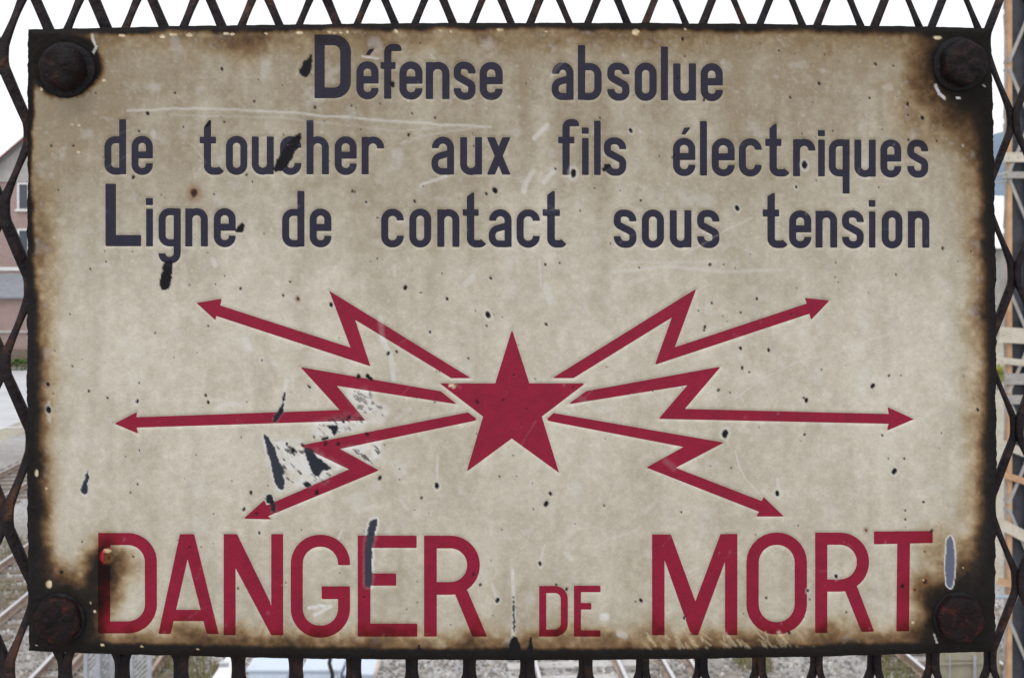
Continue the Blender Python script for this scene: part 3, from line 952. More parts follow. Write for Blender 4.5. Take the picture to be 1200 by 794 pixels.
# ------------------------------------------------------------------ bolts
def rust_mat(name, dark, mid, hot, scale):
    m = bpy.data.materials.new(name)
    m.use_nodes = True
    nt = m.node_tree
    b = nt.nodes['Principled BSDF']
    tc = nd(nt, 'ShaderNodeTexCoord')
    n1 = nd(nt, 'ShaderNodeTexNoise'); n1.inputs['Scale'].default_value = scale; n1.inputs['Detail'].default_value = 9; n1.inputs['Roughness'].default_value = .7
    n1.inputs['Distortion'].default_value = .6
    nt.links.new(tc.outputs['Object'], n1.inputs['Vector'])
    cr = nd(nt, 'ShaderNodeValToRGB')
    e = cr.color_ramp.elements
    e[0].position = .38; e[0].color = (*dark, 1)
    e[1].position = .72; e[1].color = (*hot, 1)
    k = e.new(.55); k.color = (*mid, 1)
    nt.links.new(n1.outputs['Fac'], cr.inputs[0])
    nt.links.new(cr.outputs[0], b.inputs['Base Color'])
    b.inputs['Roughness'].default_value = .6
    b.inputs['Specular IOR Level'].default_value = .15
    n2 = nd(nt, 'ShaderNodeTexNoise'); n2.inputs['Scale'].default_value = scale * 3.5; n2.inputs['Detail'].default_value = 8
    nt.links.new(tc.outputs['Object'], n2.inputs['Vector'])
    bp = nd(nt, 'ShaderNodeBump'); bp.inputs['Strength'].default_value = .9; bp.inputs['Distance'].default_value = .16 / scale
    nt.links.new(n2.outputs['Fac'], bp.inputs['Height'])
    nt.links.new(bp.outputs[0], b.inputs['Normal'])
    return m


M_BOLT = rust_mat('rusted_bolt', (.006, .004, .006), (.014, .006, .007), (.095, .018, .011), 170)
M_BOLT2 = rust_mat('sooty_bolt', (.006, .005, .006), (.012, .007, .008), (.050, .016, .015), 170)
M_WASH = rust_mat('sooty_washer', (.007, .007, .009), (.011, .010, .012), (.03, .022, .02), 200)


def bolt(cx, cy, rh, rw, hh, rot, mat, sides=6, seed=0):
    """bolt with a corroded polygon head and a washer; radii in photo pixels, height in mm"""
    rr = random.Random(seed)
    R = rh * S; RW = rw * S
    base = Vector(sp(cx, cy, 0)) - SO
    # head: polygon blended towards a circle, domed and pitted
    nseg, nr = 48, 9
    vs, fs = [], []
    prof = [(1.0, -.6), (1.02, hh * .35), (1.0, hh * .72), (.965, hh * .92), (.86, hh), (.66, hh * 1.04), (.45, hh * 1.05), (.22, hh * 1.06)]
    for (pr, pz) in prof:
        for k in range(nseg):
            a = 2 * math.pi * k / nseg
            seg = math.pi / sides
            am = ((a + rot) % (2 * seg)) - seg
            hexr = math.cos(seg) / math.cos(am)
            rad = R * pr * (.55 * hexr / math.cos(seg) * .96 + .45)
            nz = (float(fbm(np.array([k * 1.0 if k < nseg // 2 else (nseg - k) * 1.0]), np.array([pr * 14 + pz]), 4, 3, 200 + seed)[0]) - .5)
            rad *= 1 + nz * .13
            x, z = rad * math.cos(a), rad * math.sin(a)
            nn = float(fbm(np.array([x / S * 1.0 + 300]), np.array([z / S + 300]), 9, 3, 210 + seed)[0]) - .5
            vs.append((base.x + x, base.y - (pz + nn * 3.2 * (pz > hh * .5)) * .001, base.z + z))
    n = len(prof)
    for j in range(n - 1):
        for k in range(nseg):
            a, b = j * nseg + k, j * nseg + (k + 1) % nseg
            fs.append((a, b, b + nseg, a + nseg))
    vs.append((base.x, base.y - hh * 1.05 * .001, base.z))
    for k in range(nseg):
        fs.append(((n - 1) * nseg + k, (n - 1) * nseg + (k + 1) % nseg, len(vs) - 1))
    bo = mesh_obj('bolt', vs, fs, mat, sign, True)
    bm = bmesh.new(); bm.from_mesh(bo.data); bmesh.ops.recalc_face_normals(bm, faces=bm.faces); bm.to_mesh(bo.data); bm.free()
    # washer
    vs, fs = [], []
    for (pr, pz) in ((1.0, -.4), (1.0, 1.2), (.96, 1.75), (.80, 1.9), (.5, 1.9)):
        for k in range(nseg):
            a = 2 * math.pi * k / nseg
            w_ = 1 + .025 * math.sin(3 * a + seed) + rr.uniform(-.012, .012)
            vs.append((base.x + RW * pr * w_ * math.cos(a), base.y - pz * .001, base.z + RW * pr * w_ * math.sin(a)))
    for j in range(4):
        for k in range(nseg):
            a, b = j * nseg + k, j * nseg + (k + 1) % nseg
            fs.append((a, b, b + nseg, a + nseg))
    wo_ = mesh_obj('washer', vs, fs, M_WASH, bo, True)
    bm = bmesh.new(); bm.from_mesh(wo_.data); bmesh.ops.recalc_face_normals(bm, faces=bm.faces); bm.to_mesh(wo_.data); bm.free()
    # shank behind the plate, through the mesh
    bm = bmesh.new()
    add_tube(bm, [(base.x, base.y + .0005, base.z), (base.x, base.y + .045, base.z)], R * .5, 12)
    bm_obj('shank', bm, mat, bo)
    return bo


bolt(79, 82, 24, 32.5, 11, .2, M_BOLT2, 6, 1)['label'] = 'soot-black bolt beside the plate corner with a broad washer'
bolt(1124, 76, 25, 31.5, 9, .5, M_BOLT2, 6, 2)
bolt(71, 724, 26.5, 29.5, 6, .25, M_BOLT, 6, 3)['label'] = 'dark red rusted bolt head below the burnt letter D'
bolt(1122, 722, 26.5, 29.5, 6, .1, M_BOLT, 6, 4)

# ------------------------------------------------------------------ expanded metal screen behind the sign
M_MESH = rust_mat('weathered_iron_mesh', (.010, .008, .011), (.021, .015, .017), (.095, .042, .026), 48)
FY = DS + .016
FS = FY / F
def fence_pt(x, y, dy):
    return ((x - 600) * FS, FY + dy, EYE + (HY - y) * FS)


def softclip(T):
    a = abs(T) * 1.32
    a = a if a < .82 else .82 + .18 * (1 - math.exp(-(a - .82) / .14)) / (1 - math.exp(-.5 / .14))
    return math.copysign(min(a, 1.0), T)


VS, FA = [], []
PIT, ROW = 67.75, 90.0
rows = np.arange(-4.0, 12.01, 1 / 14.0)
hw0, th = 4.9, .0026
prof8 = [(-1, -.6), (-.8, -1), (.8, -1), (1, -.6), (1, .6), (.8, 1), (-.8, 1), (-1, .6)]
for j in range(-34, 54):
    xc = 475 + PIT / 2 * (j + .5)
    sgn = -1 if j % 2 == 0 else 1
    ph = random.uniform(0, 9)
    pts = []
    for r in rows:
        k = r % 2.0
        T = 1 - 2 * k if k <= 1 else -3 + 2 * k
        w_ = softclip(T)
        hw = (5.9 - 1.9 * min(1, max(0, xc / 1200))) * (1 + .10 * math.sin(r * 2.1 + ph))
        amp = PIT / 4 - hw * .58
        x = xc + sgn * amp * w_
        y = 66 + ROW * r
        yy = y - .0125 * (x - 6)
        xx = x + .0105 * (y - 60)
        sl = math.cos(math.pi / 2 * max(-1, min(1, T * 1.22))) * (1 if k <= 1 else -1) * sgn
        pts.append((xx, yy, hw, sl, w_))
    b0 = len(VS)
    for i, (x, y, hw, sl, w_) in enumerate(pts):
        a, c = pts[max(i - 1, 0)], pts[min(i + 1, len(pts) - 1)]
        tx, ty = c[0] - a[0], c[1] - a[1]
        l = math.hypot(tx, ty); nx_, ny_ = -ty / l, tx / l
        tw = .55 * sl
        for (p, q) in prof8:
            o = p * hw * math.cos(tw) ; dz = p * hw * FS * math.sin(tw) + q * th / 2
            VS.append(fence_pt(x + nx_ * o, y + ny_ * o, dz + .0022 * w_ * sgn * .4))
    m_ = len(pts)
    for i in range(m_ - 1):
        for k in range(8):
            a, b = b0 + i * 8 + k, b0 + i * 8 + (k + 1) % 8
            FA.append((a, b, b + 8, a + 8))
    FA.append(tuple(b0 + k for k in range(8))[::-1]); FA.append(tuple(b0 + (m_ - 1) * 8 + k for k in range(8)))
fence = mesh_obj('expanded_metal_screen', VS, FA, M_MESH, None, True)
tag(fence, 'dark rusty expanded metal screen of tall diamonds behind the enamel sign', 'fence')
bm = bmesh.new(); bm.from_mesh(fence.data); bmesh.ops.recalc_face_normals(bm, faces=bm.faces); bm.to_mesh(fence.data); bm.free()

# ------------------------------------------------------------------ ground, tracks
def ground_mat(name, c1, c2, c3, scale, bump):
    m = bpy.data.materials.new(name)
    m.use_nodes = True
    nt = m.node_tree
    b = nt.nodes['Principled BSDF']
    tc = nd(nt, 'ShaderNodeTexCoord')
    n1 = nd(nt, 'ShaderNodeTexNoise'); n1.inputs['Scale'].default_value = .35; n1.inputs['Detail'].default_value = 8
    vo = nd(nt, 'ShaderNodeTexVoronoi'); vo.inputs['Scale'].default_value = scale
    nt.links.new(tc.outputs['Object'], n1.inputs['Vector']); nt.links.new(tc.outputs['Object'], vo.inputs['Vector'])
    cr = nd(nt, 'ShaderNodeValToRGB')
    e = cr.color_ramp.elements
    e[0].position = .35; e[0].color = (*c1, 1); e[1].position = .65; e[1].color = (*c2, 1)
    nt.links.new(n1.outputs['Fac'], cr.inputs[0])
    mx = nd(nt, 'ShaderNodeMix', data_type='RGBA')
    sep = nd(nt, 'ShaderNodeSeparateColor')
    nt.links.new(vo.outputs['Color'], sep.inputs[0])
    r = nd(nt, 'ShaderNodeMapRange'); r.inputs[1].default_value = .2; r.inputs[2].default_value = 1; r.inputs[4].default_value = .8
    nt.links.new(sep.outputs[0], r.inputs[0])
    nt.links.new(r.outputs[0], mx.inputs[0])
    nt.links.new(cr.outputs[0], mx.inputs[6]); mx.inputs[7].default_value = (*c3, 1)
    nt.links.new(mx.outputs[2], b.inputs['Base Color'])
    b.inputs['Roughness'].default_value = .95
    b.inputs['Specular IOR Level'].default_value = .15
    bp = nd(nt, 'ShaderNodeBump'); bp.inputs['Strength'].default_value = bump; bp.inputs['Distance'].default_value = .04
    nt.links.new(vo.outputs['Distance'], bp.inputs['Height'])
    nt.links.new(bp.outputs[0], b.inputs['Normal'])
    return m


M_EARTH = ground_mat('dry_earth', (.38, .34, .27), (.46, .44, .38), (.28, .25, .2), 14, .3)
M_BALLAST = ground_mat('ballast', (.36, .33, .31), (.54, .53, .53), (.22, .205, .195), 22, 1.0)
M_YARD = simple_mat('pale_asphalt', (.55, .55, .57), .9, .12, .6, (.46, .46, .48), .3, 60)
M_RAIL = simple_mat('rusty_rail', (.40, .31, .26), .5, .2, 3, (.29, .215, .175), metallic=.3)
M_RAILTOP = simple_mat('polished_rail_head', (.72, .72, .73), .28, .1, 2, metallic=.85)
M_SLEEP = simple_mat('concrete_sleeper', (.52, .51, .50), .9, .15, 3, (.40, .385, .37), .3, 40)
M_WOOD = simple_mat('wooden_sleeper', (.20, .165, .135), .9, .2, 6, (.13, .105, .085), .3, 40)

g = mesh_obj('ground', [(-3000, -40, -.02), (3000, -40, -.02), (3000, 6000, -.02), (-3000, 6000, -.02)], [(0, 1, 2, 3)], M_EARTH)
tag(g, kind='structure')
VPX = (510 - 600) / F          # the tracks run slightly to the left
D0 = 7.5 * F / (785 - 300)

def trk(X0, d):
    return X0 + VPX * (d - D0)


def strip(name, xa, xb, da, db, z, mat):
    o = mesh_obj(name, [(trk(xa, da), da, z), (trk(xb, da), da, z), (trk(xb, db), db, z), (trk(xa, db), db, z)], [(0, 1, 2, 3)], mat)
    return tag(o, kind='structure')


strip('ballast_bed', -19, 11.5, 6, 170, -.012, M_BALLAST)
strip('station_yard', -90, -20.2, 6, 92, -.006, M_YARD)
yl = gz
M_PAINT = simple_mat('worn_white_paint', (.75, .75, .74), .8, .1, 5)
mesh_obj('road_marking', [(-34, 41.6, -.002), (-18, 45.8, -.002), (-18, 46.05, -.002), (-34, 41.85, -.002)], [(0, 1, 2, 3)], M_PAINT)['kind'] = 'structure'

RAILP = [(-.07, 0), (.07, 0), (.07, .012), (.012, .03), (.012, .115), (.034, .125), (.034, .158), (.026, .165), (-.026, .165), (-.034, .158), (-.034, .125), (-.012, .115), (-.012, .03), (-.07, .012)]
RAIL_ANG = math.atan2(-VPX, 1)
def rail_mesh(L):
    vs, fs = [], []
    segs = 24
    for i in range(segs + 1):
        y = L * i / segs
        for (a, b) in RAILP: vs.append((a, y, b))
    n = len(RAILP)
    mi = []
    for i in range(segs):
        for k in range(n):
            a, b = i * n + k, i * n + (k + 1) % n
            fs.append((a, b, b + n, a + n)); mi.append(1 if k in (6, 7, 8) else 0)
    fs.append(tuple(range(n))); mi.append(0)
    fs.append(tuple(segs * n + k for k in range(n))[::-1]); mi.append(0)
    me = bpy.data.meshes.new('rail')
    me.from_pydata(vs, [], fs); me.update()
    bm = bmesh.new(); bm.from_mesh(me); bmesh.ops.recalc_face_normals(bm, faces=bm.faces); bm.to_mesh(me); bm.free()
    me.polygons.foreach_set('material_index', mi)
    return me


RM = rail_mesh(110.0)
RM.materials.append(M_RAIL); RM.materials.append(M_RAILTOP)
RMR = rail_mesh(110.0)
RMR.materials.append(M_RAIL); RMR.materials.append(M_RAIL)
def sleeper_mesh(mat):
    bm = bmesh.new(); add_box(bm, -1.27, 1.27, -.13, .13, -.12, 0, .018)
    bmesh.ops.recalc_face_normals(bm, faces=bm.faces)
    me = bpy.data.meshes.new('sleeper'); bm.to_mesh(me); bm.free(); me.materials.append(mat)
    return me


SMC, SMW = sleeper_mesh(M_SLEEP), sleeper_mesh(M_WOOD)
for (X0c, rm, sm, lab) in ((1.175, RM, SMC, 'railway track with pale concrete sleepers running below the small word DE'),
                           (8.04, RM, SMW, 'railway track with a shiny rail beside the khaki trackside box'),
                           (-7.16, RMR, SMW, 'rusty railway track passing the galvanised screen panels'),
                           (-11.0, RM, SMW, 'railway track with bright rails next to the rusty track'),
                           (-15.35, RM, SMW, 'railway track closest to the pale station yard')):
    t = empty('railway_track', (trk(X0c, 8.0), 8.0, 0), RAIL_ANG)
    tag(t, lab, 'railway track', 'railway tracks under the footbridge')
    for sx in (-.752, .752):
        r = link(bpy.data.objects.new('rail', rm), t); r.location = (sx, 0, .036)
    for k in range(62):
        o = link(bpy.data.objects.new('sleeper', sm), t)
        o.location = (random.uniform(-.02, .02), 4.0 + k * .62, .035); o.rotation_euler = (0, 0, random.uniform(-.01, .01))
for X0c, L_, lab in ((2.78, 40, 'spare bright rail lying beside the concrete sleeper track'), (3.28, 40, 'outer of two spare bright rails lying on the ballast'), (-8.46, 60, 'single pale rail lying along the rusty track')):
    r = link(bpy.data.objects.new('loose_rail', RM)); r.location = (trk(X0c, 12.0), 12.0, -.012); r.rotation_euler = (0, 0, RAIL_ANG); r.scale = (1, L_ / 110., 1)
    tag(r, lab, 'rail')

# loose ballast stones, sitting in the bed (uncountable)
def stones():
    base = np.array([(-1, -1, -1), (1, -1, -1), (1, 1, -1), (-1, 1, -1), (-1, -1, 1), (1, -1, 1), (1, 1, 1), (-1, 1, 1)], float) * .5
    fq = np.array([(0, 3, 2, 1), (4, 5, 6, 7), (0, 1, 5, 4), (1, 2, 6, 5), (2, 3, 7, 6), (3, 0, 4, 7)])
    n = 26000
    d = RNG.uniform(15.5, 27, n)
    X = RNG.uniform(-15, 10.5, n)
    keep = np.ones(n, bool)
    d, X = d[keep], X[keep]; n = len(d)
    sz = RNG.uniform(.03, .065, n)
    V_ = base[None] * (1 + RNG.uniform(-.35, .35, (n, 8, 3))) * sz[:, None, None]
    V_[:, 4:, :2] *= .7
    an = RNG.uniform(0, 6.28, n); c, s_ = np.cos(an), np.sin(an)
    x = V_[..., 0] * c[:, None] - V_[..., 1] * s_[:, None]; y = V_[..., 0] * s_[:, None] + V_[..., 1] * c[:, None]
    P = np.stack([x + X[:, None], y + d[:, None], V_[..., 2] + (sz * .25 - .012)[:, None]], -1).reshape(-1, 3)
    Fq = (fq[None] + (np.arange(n) * 8)[:, None, None]).reshape(-1, 4)
    me = bpy.data.meshes.new('ballast_stones')
    me.from_pydata(P.tolist(), [], Fq.tolist()); me.update()
    m = bpy.data.materials.new('ballast_stone'); m.use_nodes = True
    nt = m.node_tree; b = nt.nodes['Principled BSDF']
    ge = nd(nt, 'ShaderNodeNewGeometry'); cr = nd(nt, 'ShaderNodeValToRGB')
    e = cr.color_ramp.elements
    e[0].color = (.18, .17, .165, 1); e[1].color = (.66, .65, .64, 1); k = e.new(.5); k.color = (.30, .275, .25, 1); k = e.new(.75); k.color = (.36, .30, .25, 1)
    nt.links.new(ge.outputs['Random Per Island'], cr.inputs[0]); nt.links.new(cr.outputs[0], b.inputs['Base Color'])
    b.inputs['Roughness'].default_value = .9
    me.materials.append(m)
    o = link(bpy.data.objects.new('ballast_stones', me))
    tag(o, 'grey and brown ballast stones spread between the rails', 'ballast', kind='stuff')
stones()

# grass on the track side
def grass():
    vs, fs = [], []
    spots = [(-11.3, 22.4, .7), (-6.4, 18.7, .5), (-6.1, 19.4, .5), (4.45, 18.9, .35), (6.9, 18.6, .4), (-13, 26, .8), (-5.6, 18.3, .4)]
    for (cx, cy, rad) in spots:
        for _ in range(420):
            a, r = random.uniform(0, 6.28), rad * math.sqrt(random.random())
            x, y = cx + r * math.cos(a), cy + r * math.sin(a) * 1.6
            h = random.uniform(.05, .2); w = random.uniform(.006, .012); t = random.uniform(0, 3.14); lx, ly = random.uniform(-.08, .08), random.uniform(-.08, .08)
            i = len(vs)
            c, s_ = math.cos(t) * w, math.sin(t) * w
            vs += [(x - c, y - s_, -.012), (x + c, y + s_, -.012), (x + c * .6 + lx * .4, y + s_ * .6 + ly * .4, h * .6), (x - c * .6 + lx * .4, y - s_ * .6 + ly * .4, h * .6), (x + lx, y + ly, h)]
            fs += [(i, i + 1, i + 2, i + 3), (i + 3, i + 2, i + 4)]
    o = mesh_obj('grass', vs, fs, simple_mat('dry_grass', (.16, .17, .05), .9, .3, 1.2, (.24, .20, .10)))
    tag(o, 'thin green and straw grass tufts in the ballast', 'grass', kind='stuff')
grass()

# ------------------------------------------------------------------ lattice mast on the right
M_MASTO = simple_mat('flaking_orange_mast_paint', (.56, .36, .22), .8, .25, 5, (.42, .25, .15), .3, 60)
M_MASTG = simple_mat('grey_mast_paint', (.42, .40, .38), .7, .2, 5, (.30, .29, .285), .3, 60)
M_MASTW = simple_mat('pale_mast_plate', (.62, .58, .50), .7, .15, 6, (.48, .43, .35), .3, 60)
M_MASTD = simple_mat('dark_channel', (.055, .06, .075), .6, .3, 4)
dm = 16.0
mx0, mx1 = gx(1181, dm), gx(1207, dm)
mast = empty('lattice_mast', ((mx0 + mx1) / 2, dm + .06, 0))
tag(mast, 'tall riveted lattice mast with orange and grey legs beside the railway', 'mast')
ML = Vector(mast.location)
MTOP = 15.0
hwm = (mx1 - mx0) / 2
def angle_leg(sx, sy, mat):
    bm = bmesh.new()
    x, y = sx * hwm, sy * .06
    add_box(bm, min(x, x - sx * .066), max(x, x - sx * .066), y - .006, y + .006, 0, MTOP)
    add_box(bm, x - .006, x + .006, min(y - sy * .0065, y - sy * .05), max(y - sy * .0065, y - sy * .05), 0, MTOP)
    bm_obj('leg', bm, mat, mast)
angle_leg(-1, -1, M_MASTO); angle_leg(1, -1, M_MASTG); angle_leg(-1, 1, M_MASTG); angle_leg(1, 1, M_MASTG)
bm = bmesh.new(); add_box(bm, -hwm + .02, hwm - .02, .012, .045, .05, MTOP - .2, .004); bm_obj('cable_duct', bm, M_MASTD, mast)
z = .2; sd_ = 1
while z < MTOP - .8:
    for fy, fx in ((-.073, 0), (.073, 0)):
        bm = bmesh.new(); add_bar(bm, (-hwm * .95 * sd_, fy, z), (hwm * .95 * sd_, fy, z + .78), .05, .008, Vector((0, 1, 0))); bm_obj('lacing_bar', bm, M_MASTG, mast)
    for fx in (-1, 1):
        bm = bmesh.new(); add_bar(bm, (fx * (hwm + .012), -.05 * sd_, z), (fx * (hwm + .012), .05 * sd_, z + .78), .04, .008, Vector((1, 0, 0))); bm_obj('lacing_bar', bm, M_MASTG, mast)
    sd_ *= -1; z += .86
# collars, brackets and gusset plates at the heights seen in the photograph
def collar(py, h, mat, left, tilt=0.0, proud=.2):
    zc = gz(py, dm - .05)
    proud -= .11
    bm = bmesh.new()
    xl = gx(left, dm) - ML.x
    add_bar(bm, (xl, -proud, zc + tilt / 2), (hwm + .03, -proud, zc - tilt / 2), h, .012, Vector((0, 1, 0)))
    add_bar(bm, (xl, -proud + .035, zc + tilt / 2 - h / 2 + .006), (hwm + .03, -proud + .035, zc - tilt / 2 - h / 2 + .006), .012, .06, Vector((0, 1, 0)))
    o = bm_obj('collar', bm, mat, mast)
    for q in range(3):
        fx = xl + .06 + q * (hwm - xl - .08) / 2.2
        bm = bmesh.new(); r = bmesh.ops.create_uvsphere(bm, u_segments=8, v_segments=5, radius=.014)
        for v_ in bm.verts: v_.co += Vector((fx, -proud - .008, zc + tilt * .5 - tilt * (fx - xl) / (hwm + .03 - xl)))
        bm_obj('rivet', bm, mat, o, True)
collar(184, .15, M_MASTW, 1176)
collar(205, .10, M_MASTG, 1173, 0, .225)
collar(393, .24, M_MASTW, 1169, .03, .23)
collar(424, .10, M_MASTW, 1168, .06, .205)
collar(444, .17, M_MASTG, 1177)
collar(468, .14, M_MASTG, 1177, 0, .21)
collar(526, .13, M_MASTW, 1167, .22, .215)
collar(561, .10, M_MASTO, 1172, .16, .205)
collar(622, .17, M_MASTW, 1166, .30, .22)
collar(686, .11, M_MASTO, 1168, .16, .21)
bm = bmesh.new(); add_tube(bm, [(gx(1160, dm) - ML.x, -.16, gz(697, dm)), (gx(1174, dm) - ML.x, -.17, gz(696, dm)), (gx(1186, dm) - ML.x, -.14, gz(697, dm))], .03, 8); bm_obj('insulator', bm, simple_mat('insulator', (.35, .42, .48), .3), mast)
for py_ in (212, 190, 203):
    bm = bmesh.new(); add_tube(bm, [(gx(1150, dm) - ML.x, -.13, gz(py_ + 6, dm)), (gx(1178, dm) - ML.x, -.126, gz(py_, dm))], .012, 6); bm_obj('bracket_rod', bm, M_MASTG, mast)

# ------------------------------------------------------------------ brick house beyond the yard
def brick_mat():
    m = bpy.data.materials.new('pink_brick'); m.use_nodes = True
    nt = m.node_tree; b = nt.nodes['Principled BSDF']
    tc = nd(nt, 'ShaderNodeTexCoord'); mp = nd(nt, 'ShaderNodeMapping'); mp.inputs['Rotation'].default_value = (math.radians(90), 0, 0)
    br = nd(nt, 'ShaderNodeTexBrick')
    br.inputs['Scale'].default_value = 1.0
    br.inputs['Color1'].default_value = (.36, .225, .205, 1); br.inputs['Color2'].default_value = (.28, .175, .165, 1); br.inputs['Mortar'].default_value = (.42, .38, .35, 1)
    br.inputs['Brick Width'].default_value = .24; br.inputs['Row Height'].default_value = .075; br.inputs['Mortar Size'].default_value = .01
    no = nd(nt, 'ShaderNodeTexNoise'); no.inputs['Scale'].default_value = .9; no.inputs['Detail'].default_value = 6
    mx = nd(nt, 'ShaderNodeMix', data_type='RGBA', blend_type='MULTIPLY'); mx.inputs[0].default_value = .6
    cr = nd(nt, 'ShaderNodeValToRGB'); cr.color_ramp.elements[0].color = (.6, .6, .62, 1); cr.color_ramp.elements[1].color = (1.2, 1.15, 1.1, 1)
    nt.links.new(tc.outputs['Object'], mp.inputs[0]); nt.links.new(mp.outputs[0], br.inputs['Vector']); nt.links.new(tc.outputs['Object'], no.inputs['Vector'])
    nt.links.new(no.outputs['Fac'], cr.inputs[0]); nt.links.new(br.outputs['Color'], mx.inputs[6]); nt.links.new(cr.outputs[0], mx.inputs[7])
    nt.links.new(mx.outputs[2], b.inputs['Base Color']); b.inputs['Roughness'].default_value = .9
    return m


M_BRICK = brick_mat()
M_STONE = simple_mat('grey_render', (.42, .40, .38), .9, .15, 1.2)
M_WHITE = simple_mat('white_trim', (.72, .72, .72), .7, .08, 3)
M_SLATE = simple_mat('slate_roof', (.24, .25, .28), .6, .15, 2.0)
M_VERGE = simple_mat('red_brown_verge', (.20, .08, .06), .7, .2, 3)
M_GLASS = simple_mat('dark_window_glass', (.05, .06, .08), .1, .2, 1, spec=.6)
hd = 72.0
hx0, hx1, hxa = gx(-22, hd), gx(142, hd), gx(60, hd)
ze, za = gz(211, hd), gz(141, hd)
house = empty('brick_house', (hxa, hd, 0))
tag(house, 'pink brick gabled house with white window across the station yard', 'house')
HL = Vector(house.location)
wx0, wx1 = hx0 - HL.x, hx1 - HL.x
mesh_obj('wall', [(wx0, 0, 0), (wx1, 0, 0), (wx1, 0, ze), (wx0, 0, ze), (wx0, 12, 0), (wx1, 12, 0), (wx1, 12, ze), (wx0, 12, ze)],
         [(0, 1, 2, 3), (1, 5, 6, 2), (5, 4, 7, 6), (4, 0, 3, 7)], M_BRICK, house)
mesh_obj('gable', [(wx0, -.03, ze), (wx1, -.03, ze), (0, -.03, za), (wx0, 12, ze), (wx1, 12, ze), (0, 12, za)], [(0, 1, 2), (4, 3, 5), (0, 3, 4, 1)], M_STONE, house)
for s_ in (-1, 1):
    e = Vector((wx1 * s_ if s_ > 0 else wx0, 0, ze)); a = Vector((0, 0, za))
    dv = (e - a).normalized(); e2 = e + dv * .7
    nrm = Vector((-dv.z * s_, 0, abs(dv.x)))
    nrm = Vector((abs(dv.z) * s_, 0, abs(dv.x))).normalized()
    q = [a + Vector((0, -.5, 0)), e2 + Vector((0, -.5, 0)), e2 + Vector((0, 12.5, 0)), a + Vector((0, 12.5, 0))]
    q2 = [p + nrm * .14 for p in q]
    q = [p + nrm * .01 for p in q]
    ro_ = mesh_obj('roof_slope', q + q2, [(0, 1, 2, 3), (7, 6, 5, 4), (0, 4, 5, 1), (1, 5, 6, 2), (2, 6, 7, 3), (3, 7, 4, 0)], M_SLATE, house)
    bm = bmesh.new(); add_bar(bm, a + Vector((0, -.56, .03)) + nrm * .05, e2 + Vector((0, -.56, .03)) + nrm * .05, .09, .30, Vector((0, 1, 0))); bm_obj('verge_board', bm, M_VERGE, ro_)
bm = bmesh.new(); add_box(bm, wx0 - .05, wx1 + .05, -.10, -.031, gz(213, hd), gz(210, hd)); bm_obj('cornice', bm, M_STONE, house)
bm = bmesh.new(); add_box(bm, wx0 - .05, wx1 + .05, -.08, -.002, gz(317, hd), gz(313, hd)); bm_obj('string_course', bm, M_WHITE, house)
for (pa, pb, pt, pbm) in ((21, 47, 214, 245), (72, 98, 214, 245), (21, 47, 268, 303), (72, 98, 268, 303)):
    a, b_, t_, u_ = gx(pa, hd) - HL.x, gx(pb, hd) - HL.x, gz(pt, hd), gz(pbm, hd)
    wdw = empty('window'); wdw.parent = house
    bm = bmesh.new(); add_box(bm, a + .1, b_ - .1, -.06, -.02, u_ + .1, t_ - .1); bm_obj('pane', bm, M_GLASS, wdw)
    bm = bmesh.new()
    add_box(bm, a, a + .13, -.12, -.004, u_, t_); add_box(bm, b_ - .13, b_, -.12, -.004, u_, t_)
    add_box(bm, a + .131, b_ - .131, -.118, -.004, t_ - .13, t_); add_box(bm, (a + b_) / 2 - .05, (a + b_) / 2 + .05, -.11, -.004, u_, t_ - .131)
    bm_obj('frame', bm, M_WHITE, wdw)
    bm = bmesh.new(); add_box(bm, a - .1, b_ + .1, -.22, -.002, u_ - .16, u_ - .001); bm_obj('sill', bm, M_WHITE, wdw)
# lean-to in front of the house
lz1, lz0 = gz(323, hd), gz(348, hd - 3)
mesh_obj('lean_to_wall', [(wx0 - 8, -2.9, 0), (wx1, -2.9, 0), (wx1, -2.9, lz0), (wx0 - 8, -2.9, lz0), (wx0 - 8, -.02, 0), (wx1, -.02, 0), (wx1, -.02, lz1), (wx0 - 8, -.02, lz1)],
         [(0, 1, 2, 3), (1, 5, 6, 2), (4, 0, 3, 7)], M_BRICK, house)
bm = bmesh.new()
for k, w_ in enumerate(range(1)):
    vs_ = [bm.verts.new(p) for p in ((wx0 - 8.3, -3.3, lz0 - .08), (wx1 + .2, -3.3, lz0 - .08), (wx1 + .2, -.01, lz1 + .05), (wx0 - 8.3, -.01, lz1 + .05))]
    bm.faces.new(vs_)
rr_ = bmesh.ops.extrude_face_region(bm, geom=bm.faces[:])
for v_ in [x for x in rr_['geom'] if isinstance(x, bmesh.types.BMVert)]: v_.co.z += .12
bm_obj('lean_to_roof', bm, M_SLATE, house)
bm = bmesh.new(); add_box(bm, wx0 - 8.2, wx1 + .1, -3.0, -2.905, gz(390, hd - 3), gz(387, hd - 3)); bm_obj('ledge', bm, M_STONE, house)
bm = bmesh.new(); add_box(bm, wx0 - 8.2, wx1 + .1, -3.02, -2.903, 0, gz(409, hd - 3)); bm_obj('plinth', bm, simple_mat('dark_plinth', (.20, .15, .12), .9), house)

